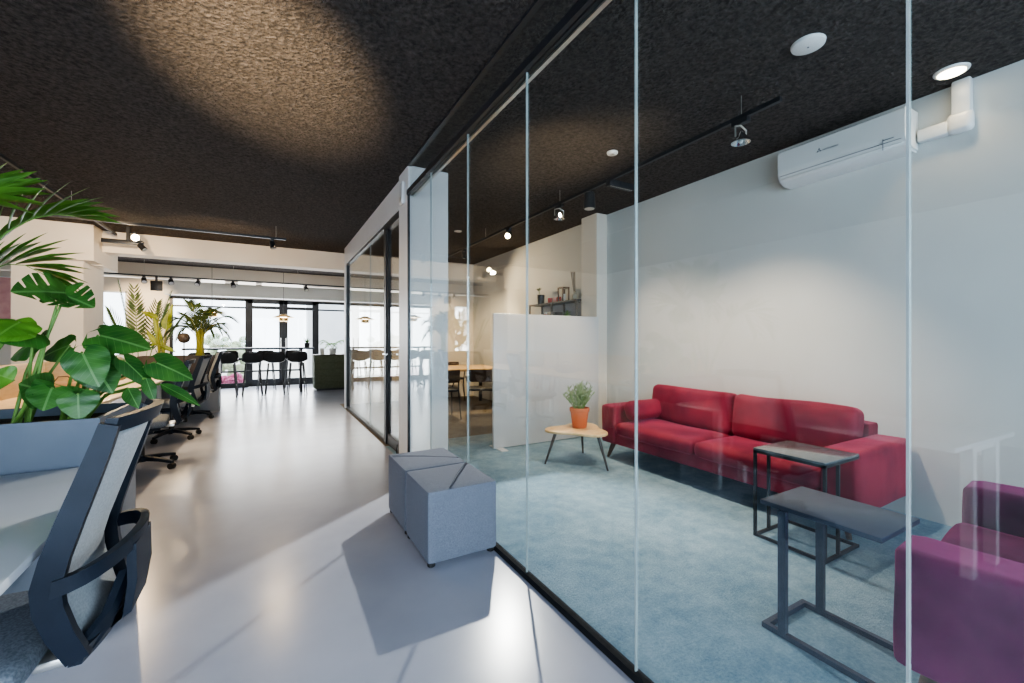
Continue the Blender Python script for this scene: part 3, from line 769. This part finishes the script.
for y in (-.04,.04): MB().box(-.0825,-.079,y-.025,y+.025,.04,.10).build('tag', M['paper'], t, smooth=0)
t = thing('small_planter','small green glazed planter with sprouting leaves on the lower shelf','planter',on_shelf(567,1.52))
MB().lathe([(.04,0),(.05,.01),(.058,.10),(.052,.10),(.05,.085),(0,.085)],16).build('pot', M['green_item'], t)
mb = MB()
for i in range(14): a = i*2.4; mb.leaf((0,0,.09),(.07*cos(a),.07*sin(a),.13+.02*(i%4)),.02,kind='blade',n=5)
mb.build('foliage', M['limeleaf'], t)

# ------------------------------------------------------------------ meeting table and chairs
t = thing('meeting_table','long light wood table standing in the meeting area','table',(3.0,7.5,0),R(-8))
MB().box(-.75,.75,-.62,.62,.70,.74,.006).build('tabletop', M['wood'], t)
for sx in (-1,1):
    for sy in (-1,1): MB().box(sx*.68-.03,sx*.68+.03,sy*.55-.03,sy*.55+.03,0,.70,.004).build('leg', M['black'], t)
def meeting_chair(name, label, loc, rz):
    t = thing(name,label,'chair',loc,rz,'dark chairs around the meeting table')
    MB().cushion(-.22,.22,-.21,.21,.43,.475,r=.02,puff=.006,n=8,wob=0).build('seat', M['black'], t)
    mb = MB(); 
    pts = [(-.21,-.23,.60),(-.12,-.262,.60),(0,-.272,.60),(.12,-.262,.60),(.21,-.23,.60)]
    o = len(mb.V)
    mb.strip([(x,y-.0,.68) for x,y,z in pts],[(0,1,0)]*5,[(0,-.15,1)]*5,.02,.20)
    mb.build('backrest', M['dark_wood'], t)
    for s in (-1,1):
        MB().tube([(s*.2,-.235,.76),(s*.2,-.2,.47),(s*.22,-.27,0)],[.012,.012,.010],8).build('leg', M['black'], t)
        MB().tube([(s*.2,.18,.44),(s*.22,.23,0)],[.012,.010],8).build('leg', M['black'], t)
        MB().tube([(s*.21,-.22,.62),(s*.25,-.1,.65),(s*.25,.12,.64),(s*.21,.19,.45)],.011,8).build('armrest', M['black'], t)
    return t
mc = meeting_chair('meeting_chair','dark chair with open arms in front of the meeting table, nearest the partition',(3.02,6.38,0),R(-25))
dup(mc,(2.40,6.5,0),R(-5),'dark chair beside the white column in front of the meeting table')
dup(mc,(3.3,8.4,0),R(172),'dark chair on the far side of the meeting table')

# ------------------------------------------------------------------ office chairs
def office_chair(label, loc, rz):
    t = thing('desk_chair',label,'office chair',loc,rz)
    F_ = M['chairframe']
    MB().cushion(-.24,.24,-.21,.25,.415,.485,r=.03,puff=.012,n=10,wob=.001).build('seat', M['seat'], t)
    MB().box(-.20,.20,-.16,.20,.385,.42,.012).build('seat_shell', F_, t)
    # backrest frame: profile points (z, y, half width)
    pr = [(.45,-.30,.185),(.53,-.274,.205),(.60,-.256,.213),(.655,-.252,.214),(.72,-.266,.213),(.80,-.290,.211),(.90,-.322,.206),(.98,-.347,.203),(1.035,-.362,.200)]
    mb = MB()
    for s in (-1,1):
        pts = [(s*w,y,z) for z,y,w in pr]
        tg = []
        for i in range(len(pts)):
            a = Vector(pts[min(i+1,len(pts)-1)])-Vector(pts[max(i-1,0)]); tg.append(a.normalized())
        fw = [Vector((1,0,0)).cross(x)*-1 for x in tg]
        mb.strip(pts,[(1,0,0)]*len(pts),fw,[.026]*len(pts),[.046,.052,.056,.056,.054,.052,.048,.044,.04])
    # bowed top and bottom rails
    for z,y,w,h,bow in ((1.03,-.361,.20,.042,.05),(.455,-.298,.187,.045,.03)):
        pts = [(w*x,y-bow*(1-x*x),z+.006*(1-x*x)) for x in (-1,-.75,-.5,-.25,0,.25,.5,.75,1)]
        mb.strip(pts,[(0,1,0)]*9,[(0,-.3,1)]*9,.026,h)
    bf = mb.build('back_frame', F_, t, smooth=50)
    mb = MB(); o = 0; NC = 10
    for i,(z,y,w) in enumerate(pr):
        bow = .03+.02*i/8
        for c in range(NC+1):
            x = -1+2*c/NC; mb.V.append(Vector((x*(w-.01), y+.008-bow*(1-x*x), z)))
    for i in range(len(pr)-1):
        for c in range(NC): a = i*(NC+1)+c; mb.F.append([a,a+1,a+NC+2,a+NC+1])
    me = mb.build('back_mesh', M['mesh'], t, smooth=60)
    sm = me.modifiers.new('thick','SOLIDIFY'); sm.thickness = .006
    # rear lumbar band
    pts, sd = [], []
    for i in range(17):
        a = pi*i/16; pts.append((.222*cos(a), -.262-.118*sin(a)**.8, .652+.03*sin(a)))
        sd.append((cos(a),-sin(a),0))
    MB().strip(pts,sd,[(0,-.12,1)]*17,.022,.042).build('lumbar_band', F_, t, smooth=60)
    # spine plate and lower braces
    mb = MB(); mb.strip([(0,-.378,.675),(0,-.380,.57),(0,-.368,.48),(0,-.29,.415),(0,-.10,.385)],[(1,0,0)]*5,[(0,-1,.1),(0,-1,.2),(0,-.9,.5),(0,-.4,1),(0,0,1)],[.17,.17,.165,.14,.09],.022)
    mb.build('spine', F_, t, smooth=40)
    for s in (-1,1):
        MB().strip([(s*.185,-.298,.46),(s*.12,-.335,.50),(s*.045,-.352,.57)],[(s*.5,1,0)]*3,[(0,0,1)]*3,.02,.045).build('brace', F_, t, smooth=40)
    MB().box(-.12,.12,-.26,-.19,.40,.425,.006).build('seat_bracket', M['alu'], t)
    MB().box(-.07,.07,-.10,.14,.34,.39,.012).build('tilt_mechanism', F_, t)
    MB().tube([(0,0,.10),(0,0,.24),(0,0,.24),(0,0,.35)],[.03,.03,.018,.018],14).build('gas_lift', M['black_gloss'], t)
    MB().lathe([(.05,.07),(.055,.09),(.045,.12),(.03,.125)],16).build('hub', F_, t)
    for k in range(5):
        a = 2*pi*k/5+.3; d = Vector((cos(a),sin(a),0)); sd = Vector((-sin(a),cos(a),0))
        l = MB().strip([d*.03+Vector((0,0,.10)),d*.18+Vector((0,0,.09)),d*.31+Vector((0,0,.068))],[sd]*3,[(0,0,1)]*3,[.05,.04,.028],[.04,.032,.024]).build('base_arm', F_, t, smooth=40)
        c = d*.30
        MB().cyl(c+sd*.022+Vector((0,0,.028)),c-sd*.022+Vector((0,0,.028)),.028,n=16).build('caster', M['pouf_foot'], l)
    return t
ch = office_chair('grey mesh office chair closest to the camera, tucked under the white desk',(-.72,1.655,0),pi/2)
dup(ch,(-1.10,5.38,0),pi/2+.12,'black office chair at the wooden desks, nearest of three in the row')
dup(ch,(-1.10,6.85,0),pi/2-.1,'black office chair in the middle of the row along the wooden desks')
dup(ch,(-1.10,8.40,0),pi/2+.2,'black office chair by the brown planter box at the row end')

# ------------------------------------------------------------------ desks
def desk(name, label, x0, x1, y0, y1, m, legs='white', th=.025, group=None):
    t = thing(name,label,'desk',((x0+x1)/2,(y0+y1)/2,0),0,group); hx, hy = (x1-x0)/2, (y1-y0)/2
    MB().box(-hx,hx,-hy,hy,.74-th,.74,.003).build('tabletop', M[m], t)
    for s in (-1,1):
        y = s*(hy-.07)
        mb = MB(); mb.box(-hx+.06,-hx+.11,y-.025,y+.025,0,.74-th); mb.box(hx-.42,hx-.37,y-.025,y+.025,0,.74-th); mb.box(-hx+.11,hx-.42,y-.02,y+.02,.66,.74-th)
        mb.build('leg', M[legs], t, smooth=0)
    MB().box(-hx+.11,-hx+.14,-hy+.1,hy-.1,.60,.70).build('crossbar', M[legs], t, smooth=0)
    return t
dk = desk('desk','white glossy desk in front of the grey mesh chair and blue planter',-1.30,-.50,.70,2.335,'desk')
dk.rotation_euler[2] = R(2.4)
for i,(y0,y1) in enumerate(((3.05,4.53),(4.54,6.02),(6.03,7.51),(7.52,9.0))):
    desk('desk',['light wood desk directly behind the blue plant trough','light wood desk beside the nearest black chair of the row','light wood desk beside the middle black chair of the row','light wood desk ending at the brown planter box'][i],-1.98,-1.2,y0,y1,'desk_wood','white',group='wooden bench desks')
for i,(y0,y1) in enumerate(((3.05,6.0),(6.05,9.0))):
    t = thing('desk_divider',['plywood divider screen behind the nearer wooden desks','plywood divider screen behind the farther wooden desks'][i],'desk screen',(-1.999,(y0+y1)/2,.74))
    MB().box(-.018,.018,-(y1-y0)/2,(y1-y0)/2,-.15,.29,.004).build('panel', M['divider'], t)
    for y in (-1.2,1.2): MB().box(-.03,.0,y-.03,y+.03,-.16,-.02).build('clamp', M['alu'], t, smooth=0)
# planter cabinet with trough
def planter(name, label, x0, x1, y0, y1, zt, m_front, m_end, trough=.16):
    t = thing(name,label,'planter',((x0+x1)/2,(y0+y1)/2,0)); hx, hy = (x1-x0)/2, (y1-y0)/2
    MB().box(-hx,hx,-hy,hy,0,zt-trough-.04,.003).build('cabinet', M[m_end], t)
    mb = MB(); z0, z1, w = zt-trough-.04, zt, .018
    mb.box(-hx,hx,-hy,-hy+w,z0,z1); mb.box(-hx,hx,hy-w,hy,z0,z1); mb.box(-hx,-hx+w,-hy+w,hy-w,z0,z1); mb.box(hx-w,hx,-hy+w,hy-w,z0,z1)
    mb.build('trough', M[m_front], t, smooth=0)
    MB().box(-hx+w,hx-w,-hy+w,hy-w,z0,zt-.045).build('soil', M['soil'], t, smooth=0)
    return t
planter('planter_cabinet','slate blue plant trough on a grey cabinet behind the white desk',-2.3,-.62,2.39,2.93,.925,'slate','greypanel',.17)
planter('planter_cabinet','brown planter box at the far end of the wooden desks',-1.9,-.80,9.05,9.42,.98,'brown','greypanel',.28)

# ------------------------------------------------------------------ plants in the near trough
def petiole(mb, a, b, r=.007, sag=.06):
    a, b = Vector(a), Vector(b); m = (a+b)/2+Vector((0,0,sag)); mb.tube([a,a.lerp(m,.6),m,m.lerp(b,.6),b],[r*1.3,r*1.15,r,r*.85,r*.7],8)
def leafy(name, label, cat, base, leaves, lm, sm, crown=None):
    """leaves: (px_base,py_base,px_tip,py_tip,Yb,Yt,width,kind,up,roll)"""
    t = thing(name,label,cat,base); inv = -Vector(base)
    mb, ms = MB(), MB(); q = random.Random(len(leaves))
    for (bx,by,tx,ty,Yb,Yt,w,kind,up) in leaves:
        b = at(bx,by,Yb)+inv; e = at(tx,ty,Yt)+inv
        mb.leaf(b,e,w,up=up,kind=kind,bend=.12,fold=.18)
        root = Vector((q.uniform(-.05,.05),q.uniform(-.04,.04),0)) 
        petiole(ms,root,b,.006,sag=.05)
    ms.build('stems', sm, t); mb.build('foliage', lm, t); return t
TO = (0,-1,.35)   # leaf face turned to the camera
# big split monstera
leafy('monstera_plant','monstera with a big split leaf on tall stems in the blue trough','potted plant',(-.93,2.66,.86),[
    (66,293,14,288,2.6,2.45,.22,'monstera',(.1,-.8,.6)), (60,294,92,304,2.6,2.5,.17,'monstera',(.1,-.8,.6)),
    (34,332,-8,338,2.6,2.5,.20,'heart',(0,-.8,.7)), (40,340,6,356,2.7,2.75,.20,'heart',(0,-.6,.8)),
    (48,392,22,384,2.6,2.5,.16,'heart',TO), (57,388,36,400,2.5,2.45,.16,'heart',TO), (70,345,38,356,2.75,2.8,.15,'heart',(0,-.8,.6))
    ], M['monstera'], M['stem'])
leafy('philodendron','philodendron with glossy heart leaves spreading over the chair end of the trough','potted plant',(-.80,2.72,.86),[
    (98,335,150,346,2.62,2.55,.19,'heart',(.0,-.75,.75)), (104,330,136,338,2.7,2.75,.15,'heart',(.1,-.5,.9)),
    (155,362,194,378,2.62,2.62,.15,'heart',(.1,-.8,.6)), (82,352,98,386,2.5,2.45,.16,'heart',TO), (92,362,112,392,2.6,2.55,.17,'heart',(.2,-1,.2)),
    (78,394,78,420,2.45,2.42,.135,'heart',(0,-1,.1)), (52,388,42,410,2.48,2.43,.15,'heart',(0,-1,.25)), (124,360,156,388,2.6,2.6,.10,'heart',(.2,-.7,.6)),
    (160,384,202,404,2.62,2.6,.06,'oval',(.1,-.7,.7)), (146,378,154,402,2.6,2.55,.055,'oval',(0,-1,.2)), (128,388,138,408,2.6,2.55,.07,'oval',(0,-1,.3)),
    (64,400,88,392,2.5,2.5,.12,'heart',(0,-.9,.4)),(108,352,80,366,2.7,2.7,.12,'heart',(0,-.8,.6))
    ], M['monstera'], M['stem'])
leafy('lime_pothos','bright lime leaved plant low at the picture edge of the trough','potted plant',(-1.10,2.60,.86),[
    (20,322,-4,334,2.5,2.42,.17,'heart',(0,-.7,.75)), (12,326,36,336,2.5,2.5,.15,'heart',(0,-.7,.75)),
    (14,380,-10,372,2.5,2.5,.10,'oval',TO)
    ], M['limeleaf'], M['stem'])
def frond(mb, ms, base, az, length, rise, droop, n=16, ll=.22, w=.03, lang=55, twist=0, r=.006, ldroop=.25, start=.22, fold=0, sat=False):
    base = Vector(base); hd = Vector((cos(az),sin(az),0)); pts = []
    for i in range(n+1):
        s = i/n; pts.append(base+hd*(length*s)+Vector((0,0,rise*(1-(1-s)**2.2)-droop*s**4 if sat else rise*s-droop*s*s)))
    ms.tube(pts[::2] if n % 2 == 0 else pts,[r*(1-.75*i/(len(pts[::2])-1)) for i in range(len(pts[::2]))] if n % 2 == 0 else r,6)
    for i in range(1,n+1):
        s = i/n
        if s < start: continue
        tg = (pts[i]-pts[i-1]).normalized(); sd = tg.cross(Vector((0,0,1))).normalized(); up = sd.cross(tg)
        l = ll*(.55+.45*sin(pi*min(1,(s-start)/(1-start)*.85+.12)))
        for q in (-1,1):
            a = R(lang*(1-.55*s)); d = (tg*cos(a)+sd*(q*sin(a))+up*(.25-fold)).normalized()
            e = pts[i]+d*l+Vector((0,0,-ldroop*l))
            mb.leaf(pts[i],e,w,up=up+sd*(q*.5),kind='blade',bend=.12,fold=.25,n=6)
def palm(name,label,base,spec,lm,sm,cat='palm',trunk=None,**kw):
    t = thing(name,label,cat,base); mb, ms = MB(), MB()
    for (z0,az,L,ri,dr) in spec: frond(mb,ms,(0,0,z0),R(az),L,ri,dr,**kw)
    ms.build('stems', sm, t); mb.build('fronds', lm, t)
    if trunk: trunk(t)
    return t
palm('kentia_palm','palm with arching feather fronds at the left end of the blue trough',(-1.34,2.66,.86),
    [(0,4,.56,.98,.02),(0,-30,.42,.98,.05),(0,22,.44,.80,.10),(0,-12,.34,1.02,.03),(0,150,.5,1.0,.3),(0,190,.6,.8,.3),(0,-130,.5,.8,.3)],
    M['palm'],M['stem'],n=16,ll=.27,w=.048,lang=58,ldroop=.05,start=.5,sat=True)
# ------------------------------------------------------------------ plants further back
def cane(t):
    mb = MB()
    for i in range(7):
        a = i*.9; mb.tube([(.05*cos(a),.05*sin(a),-.05),(.035*cos(a),.035*sin(a),.25),(.06*cos(a),.06*sin(a),.5)],[.022,.02,.012],8)
    mb.build('trunk', M['palmtrunk'], t)
b = at(200,352,9.23)
q = random.Random(21)
palm('areca_palm','tall palm with yellow canes growing from the brown planter box',(b.x,9.23,.93),
    [(.3,i*47,q.uniform(.25,.6),q.uniform(.85,1.35),q.uniform(.5,.85)) for i in range(19)],
    M['farpalm'],M['palmtrunk'],trunk=cane,n=24,ll=.22,w=.016,start=.2)
b = at(140,350,8.2)
palm('areca_palm','thin leaved palm standing on the floor beyond the brown planter box',(-2.12,10.3,0),
    [(.25,a_,L,ri,dr) for a_,L,ri,dr in ((0,.45,2.25,.4),(50,.5,2.1,.45),(110,.5,2.2,.4),(180,.6,2.0,.5),(230,.5,2.0,.5),(310,.5,2.1,.45),(340,.7,2.0,.55),(270,.4,2.2,.3),(200,.3,2.3,.3))],
    M['farpalm'],M['stem'],n=26,ll=.30,w=.028,start=.42,
    trunk=lambda t: MB().lathe([(.13,0),(.15,.02),(.17,.28),(.16,.28),(.15,.25),(0,.24)],20).build('pot', M['anthracite'], t))
# yellow lit plant on the desk
bz = at(166,352,8.6)
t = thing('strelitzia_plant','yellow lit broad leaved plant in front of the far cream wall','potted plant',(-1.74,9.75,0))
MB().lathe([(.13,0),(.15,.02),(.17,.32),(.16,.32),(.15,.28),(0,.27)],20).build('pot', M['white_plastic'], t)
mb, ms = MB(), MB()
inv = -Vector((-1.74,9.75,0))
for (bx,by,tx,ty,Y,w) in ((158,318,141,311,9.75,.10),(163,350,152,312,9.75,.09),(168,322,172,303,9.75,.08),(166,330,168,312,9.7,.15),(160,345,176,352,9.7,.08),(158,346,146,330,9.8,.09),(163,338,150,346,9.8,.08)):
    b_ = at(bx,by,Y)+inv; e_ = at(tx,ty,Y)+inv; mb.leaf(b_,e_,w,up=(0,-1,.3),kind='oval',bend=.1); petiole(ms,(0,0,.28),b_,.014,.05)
ms.build('stems', M['palmtrunk'], t); mb.build('foliage', M['litleaf'], t)
t = thing('globe_lamp','dark round globe lamp on a stem at the far desk end','lamp',(at(184,338,8.7).x,8.7,.74))
z = at(184,338,8.7).z-.74
MB().sphere((0,0,z),.085,(1,1,1),24,14).build('globe', M['brown'], t)
MB().cyl((0,0,.01),(0,0,z-.08),.008,n=8).build('pole', M['black'], t); MB().lathe([(.07,0),(.07,.012),(0,.014)],20).build('base', M['black'], t)
t = thing('paper_bag','small brown bag lying on the wooden desk','bag',(-1.62,5.3,.762),.3)
MB().cushion(-.16,.16,-.10,.10,0,.10,r=.035,puff=.02,n=10).build('body', M['kraft'], t); MB().tube([(-.06,0,.11),(-.03,0,.16),(.03,0,.16),(.06,0,.11)],.005,6).build('handle', M['dark_wood'], t)
t = thing('seat_cushion','khaki cushion standing on the wooden desk beneath the yellow plant','cushion',(-1.62,6.3,.80),.5)
MB().cushion(-.22,.22,-.06,.06,0,.27,r=.05,puff=.03,axis=1,n=10,mx=Matrix.Rotation(R(-22),4,'X')).build('cover', M['khaki'], t)
for i,(y,rz) in enumerate(((3.35,.2),(3.55,.1),(3.72,.05))):
    t = thing('binder',['white binder lying nearest the trough on the wooden desk','white binder in the middle of three lying on the wooden desk','white binder lying farthest from the trough on the wooden desk'][i],'binder',(-1.42,y,.74),rz,'binders on the wooden desk')
    MB().box(-.15,.15,-.06,.06,0,.035,.003).build('cover', M['anthracite' if i == 1 else 'paper'], t); MB().box(-.14,.151,-.05,.05,.006,.029).build('sheets', M['paper'], t)

# ------------------------------------------------------------------ bar table, stools, cabinet in the far hall
t = thing('bar_table','long high bar table before the far glass doors','bar table',(-.36,11.75,0))
MB().box(-1.30,1.28,-.38,.38,1.03,1.07,.006).build('tabletop', M['greenish'] if 'greenish' in M else M['anthracite'], t)
for x in (-1.0,1.0):
    mb = MB()
    mb.bar((x,-.3,0),(x,.3,1.03),.05,.05,up=(1,0,0)); mb.bar((x,.3,0),(x,-.3,1.03),.05,.05,up=(1,0,0)); mb.box(x-.025,x+.025,-.32,.32,0,.03)
    mb.build('leg', M['black'], t, smooth=0)
MB().bar((-1.0,0,.515),(1.0,0,.515),.04).build('stretcher', M['black'], t, smooth=0)
def stool(label, x, y, rz):
    t = thing('bar_stool',label,'bar stool',(x,y,0),rz,'dark bar stools at the bar table')
    # shell seat facing +y
    mb = MB(); NU, NV = 10, 12
    for i in range(NU+1):
        u = i/NU
        for j in range(NV+1):
            v = -1+2*j/NV
            if u < .5:
                y_ = .20-.36*(u/.5); z = .745-.02*sin(pi*u/.5)+.06*abs(v)**3
            else:
                f = (u-.5)/.5; y_ = -.16-.07*f+.05*abs(v)**2*f; z = .745+.05*abs(v)**3*(1-f)+.24*f
            wd = .21*(1-.12*abs(2*u-1)**3)
            if u > .9: wd *= 1-.15*(u-.9)/.1
            mb.V.append(Vector((v*wd,y_,z)))
    for i in range(NU):
        for j in range(NV): a = i*(NV+1)+j; mb.F.append([a,a+1,a+NV+2,a+NV+1])
    o = mb.build('seat_shell', M['black'], t, smooth=70); md = o.modifiers.new('thick','SOLIDIFY'); md.thickness = .022
    for sx in (-1,1):
        for sy in (-1,1):
            MB().tube([(sx*.13,sy*.11-.0,.72),(sx*.19,sy*.20,0)],[.014,.011],8).build('leg', M['black'], t)
    MB().tube([(.168*sx,.168*sy,.25) for sx,sy in ((-1,-1),(1,-1),(1,1),(-1,1))],.009,8,closed=True).build('footrest', M['black'], t)
    return t
s0 = stool('dark bar stool before the bar table, second from the palm',-.84,11.18,0)
for x,y,rz,lb in ((-1.32,11.2,.1,'dark bar stool before the bar table, closest to the palm'),(-.36,11.18,.08,'dark bar stool before the bar table, third from the palm'),(.08,11.18,-.05,'dark bar stool before the bar table, fourth from the palm'),(.53,11.18,.05,'dark bar stool before the bar table, nearest the green cabinet'),
    (-.9,12.33,pi,'dark bar stool across the bar table facing back, palm side'),(-.1,12.33,pi+.1,'dark bar stool across the bar table in front of the glass doors'),(.5,12.33,pi-.1,'dark bar stool across the bar table, cabinet side')):
    dup(s0,(x,y,0),rz,lb)
t = thing('green_cabinet','olive green upholstered low cabinet at the end of the bar table','cabinet',(1.33,11.72,0))
MB().box(-.40,.40,-.27,.27,.05,.87,.01).build('body', M['green_fabric'], t)
mb = MB()
for i in range(5): mb.box(-.395,.395,-.285,-.268,.08+i*.155,.08+i*.155+.145,.008)
mb.build('ribbed_front', M['green_fabric'], t); MB().box(-.36,.36,-.23,.23,0,.05).build('plinth', M['black'], t, smooth=0)
MB().box(-.41,.41,-.285,.28,.87,.885,.003).build('top', M['brown'], t)
t = thing('small_planter','small potted grass at the end of the bar table','planter',(at(307,347,11.75).x,11.75,1.07))
MB().lathe([(.05,0),(.055,.01),(.065,.11),(.06,.11),(.055,.09),(0,.09)],16).build('pot', M['black'], t)
mb = MB()
for i in range(22): a = i*2.4; mb.leaf((0,0,.09),(.10*cos(a),.10*sin(a),.20+.03*(i%3)),.02,kind='blade',n=5)
mb.build('foliage', M['palm'], t)
t = thing('potted_fern','drooping green plant standing on the olive cabinet','potted plant',(1.38,11.8,.885))
MB().lathe([(.07,0),(.08,.01),(.09,.15),(.085,.15),(.08,.13),(0,.13)],16).build('pot', M['white_plastic'], t)
mb, ms = MB(), MB()
for i in range(9): frond(mb,ms,(0,0,.13),i*.7,.28,.55-.05*(i%4),.35,n=8,ll=.12,w=.02,start=.3,r=.004)
ms.build('stems', M['stem'], t); mb.build('fronds', M['limeleaf'], t)
t = thing('card_holder','small white card stand on the olive cabinet','card stand',(1.12,11.62,.885),.3)
MB().box(-.05,.05,-.002,.002,.005,.16,mx=Matrix.Rotation(R(-10),4,'X')).build('card', M['paper'], t, smooth=0); MB().box(-.05,.05,-.03,.03,0,.006).build('base', M['paper'], t, smooth=0)
t = thing('wall_picture','pink framed print on the far wall beyond the desk column','picture',(-4.93,13.2,2.03))
MB().box(-.28,.10,-.02,0,-.6,.55).build('print', M['pink'], t, smooth=0)
mb = MB(); mb.box(-.30,-.28,-.03,0,-.62,.57); mb.box(.10,.12,-.03,0,-.62,.57); mb.box(-.28,.10,-.03,0,.55,.57); mb.box(-.28,.10,-.03,0,-.62,-.6)
mb.build('frame', M['white'], t, smooth=0)

# ------------------------------------------------------------------ light
def area(name, loc, rot, sx, sy, e, col):
    l = bpy.data.lights.new(name,'AREA'); l.shape = 'RECTANGLE'; l.size = sx; l.size_y = sy; l.energy = e; l.color = col
    o = bpy.data.objects.new(name,l); C.objects.link(o); o.location = loc; o.rotation_euler = rot; return o
def spotl(name, loc, target, e, col, ang=60, blend=.5, r=.04):
    l = bpy.data.lights.new(name,'SPOT'); l.energy = e; l.color = col; l.spot_size = R(ang); l.spot_blend = blend; l.shadow_soft_size = r
    o = bpy.data.objects.new(name,l); C.objects.link(o); o.location = loc
    d = Vector(target)-Vector(loc); o.rotation_euler = d.to_track_quat('-Z','Y').to_euler(); return o
DAY = (.58,.77,1.0); WARM = (1,.74,.45)
# daylight through the windows behind the camera and at the far end (lamps stand in the window openings)
area('daylight_rear_desks', (-3.25,-2.58,1.45), (R(90),0,0), 2.5, 2.2, 75, DAY)
area('daylight_rear_hall', (-.3,-2.58,1.45), (R(90),0,0), 2.4, 2.2, 95, DAY)
area('daylight_rear_lounge', (2.55,-2.58,1.45), (R(90),0,0), 2.3, 2.2, 105, DAY)
area('daylight_far', (-.1,13.15,1.2), (R(-90),0,0), 4.0, 2.1, 130, (.96,.98,1))
area('daylight_far_desks', (-3.2,13.15,1.6), (R(-90),0,0), .5, 1.4, 20, (.96,.98,1))
# lounge track lamp that lights the corridor floor
spotl('lamp_lounge', (2.79,5.06,2.66), (.6,1.5,0), 640, (1,.96,.92), 62, .6, .03)
spotl('lamp_recessed', (3.74,.975,2.92), (3.6,1.1,0), 6, WARM, 120, .6)
spotl('lamp_hall', (-1.83,8.2,2.70), (-.3,4.5,0), 150, WARM, 80, .6)
spotl('lamp_meeting', (2.85,6.7,2.6), (3.2,7.6,.7), 260, WARM, 110, .7)
spotl('lamp_partition', (2.85,3.36,2.6), (2.8,4.3,.9), 130, WARM, 70, .7)
spotl('lamp_shelf', (2.85,7.7,2.6), (3.95,5.6,1.8), 130, WARM, 90, .7)
spotl('added_ceiling_wash', (-.85,.6,1.0), (-.04,3.05,2.95), 2500, (1,.77,.47), 27, 1.0, .05)  # unseen uplight added to make the warm patch on the corridor ceiling
spotl('added_ceiling_wash_lounge', (1.9,2.0,1.4), (2.3,3.2,2.95), 130, (1,.78,.5), 40, .9, .05)  # added spot without a fixture, for the lounge ceiling patch
for i,y in enumerate((4.2,5.8,7.4)): spotl('lamp_desk_%d'%i, (-1.98,y,2.75), (-1.5,y+.3,.7), 150, WARM, 90, .7)
spotl('lamp_palm', (-1.6,11.6,2.5), (-1.4,9.3,1.2), 70, WARM, 40, .6)
spotl('lamp_far_wall', (-2.6,11.6,2.5), (-2.6,13.2,1.6), 220, WARM, 80, .7)
spotl('added_fill_beam', (-.8,6.8,2.0), (-.6,8.9,2.8), 110, WARM, 110, .9)  # added warm fill for the hall beam, no fixture here

spotl('added_fill_columns', (-1.6,6.6,2.6), (-2.7,8.6,1.9), 190, WARM, 100, .8)  # added fill that warms the desk-side columns, stands for no fitting
spotl('lamp_sofa', (2.85,1.9,2.7), (3.35,2.3,.4), 190, (1,.80,.62), 95, .8)
spotl('lamp_sofa_far', (2.85,3.9,2.7), (3.3,3.1,.4), 150, (1,.80,.62), 95, .8)
spotl('lamp_corridor', (.1,7.2,2.7), (.2,6.0,0), 80, WARM, 100, .8)
w = bpy.data.worlds.new('world'); scene.world = w; w.use_nodes = True
nt = w.node_tree; nt.nodes.clear()
out = nt.nodes.new('ShaderNodeOutputWorld'); bg = nt.nodes.new('ShaderNodeBackground')
bg.inputs['Color'].default_value = (.85,.92,1,1); bg.inputs['Strength'].default_value = 4.6
nt.links.new(bg.outputs[0], out.inputs[0])
scene.view_settings.view_transform = 'AgX'
try: scene.view_settings.look = 'AgX - Medium High Contrast'
except Exception: pass
scene.view_settings.exposure = 0.25
scene.cycles.use_denoising = True
scene.cycles.max_bounces = 10; scene.cycles.transparent_max_bounces = 24; scene.cycles.glossy_bounces = 4
scene.cycles.sample_clamp_indirect = 6
scene.cycles.caustics_reflective = False; scene.cycles.caustics_refractive = False
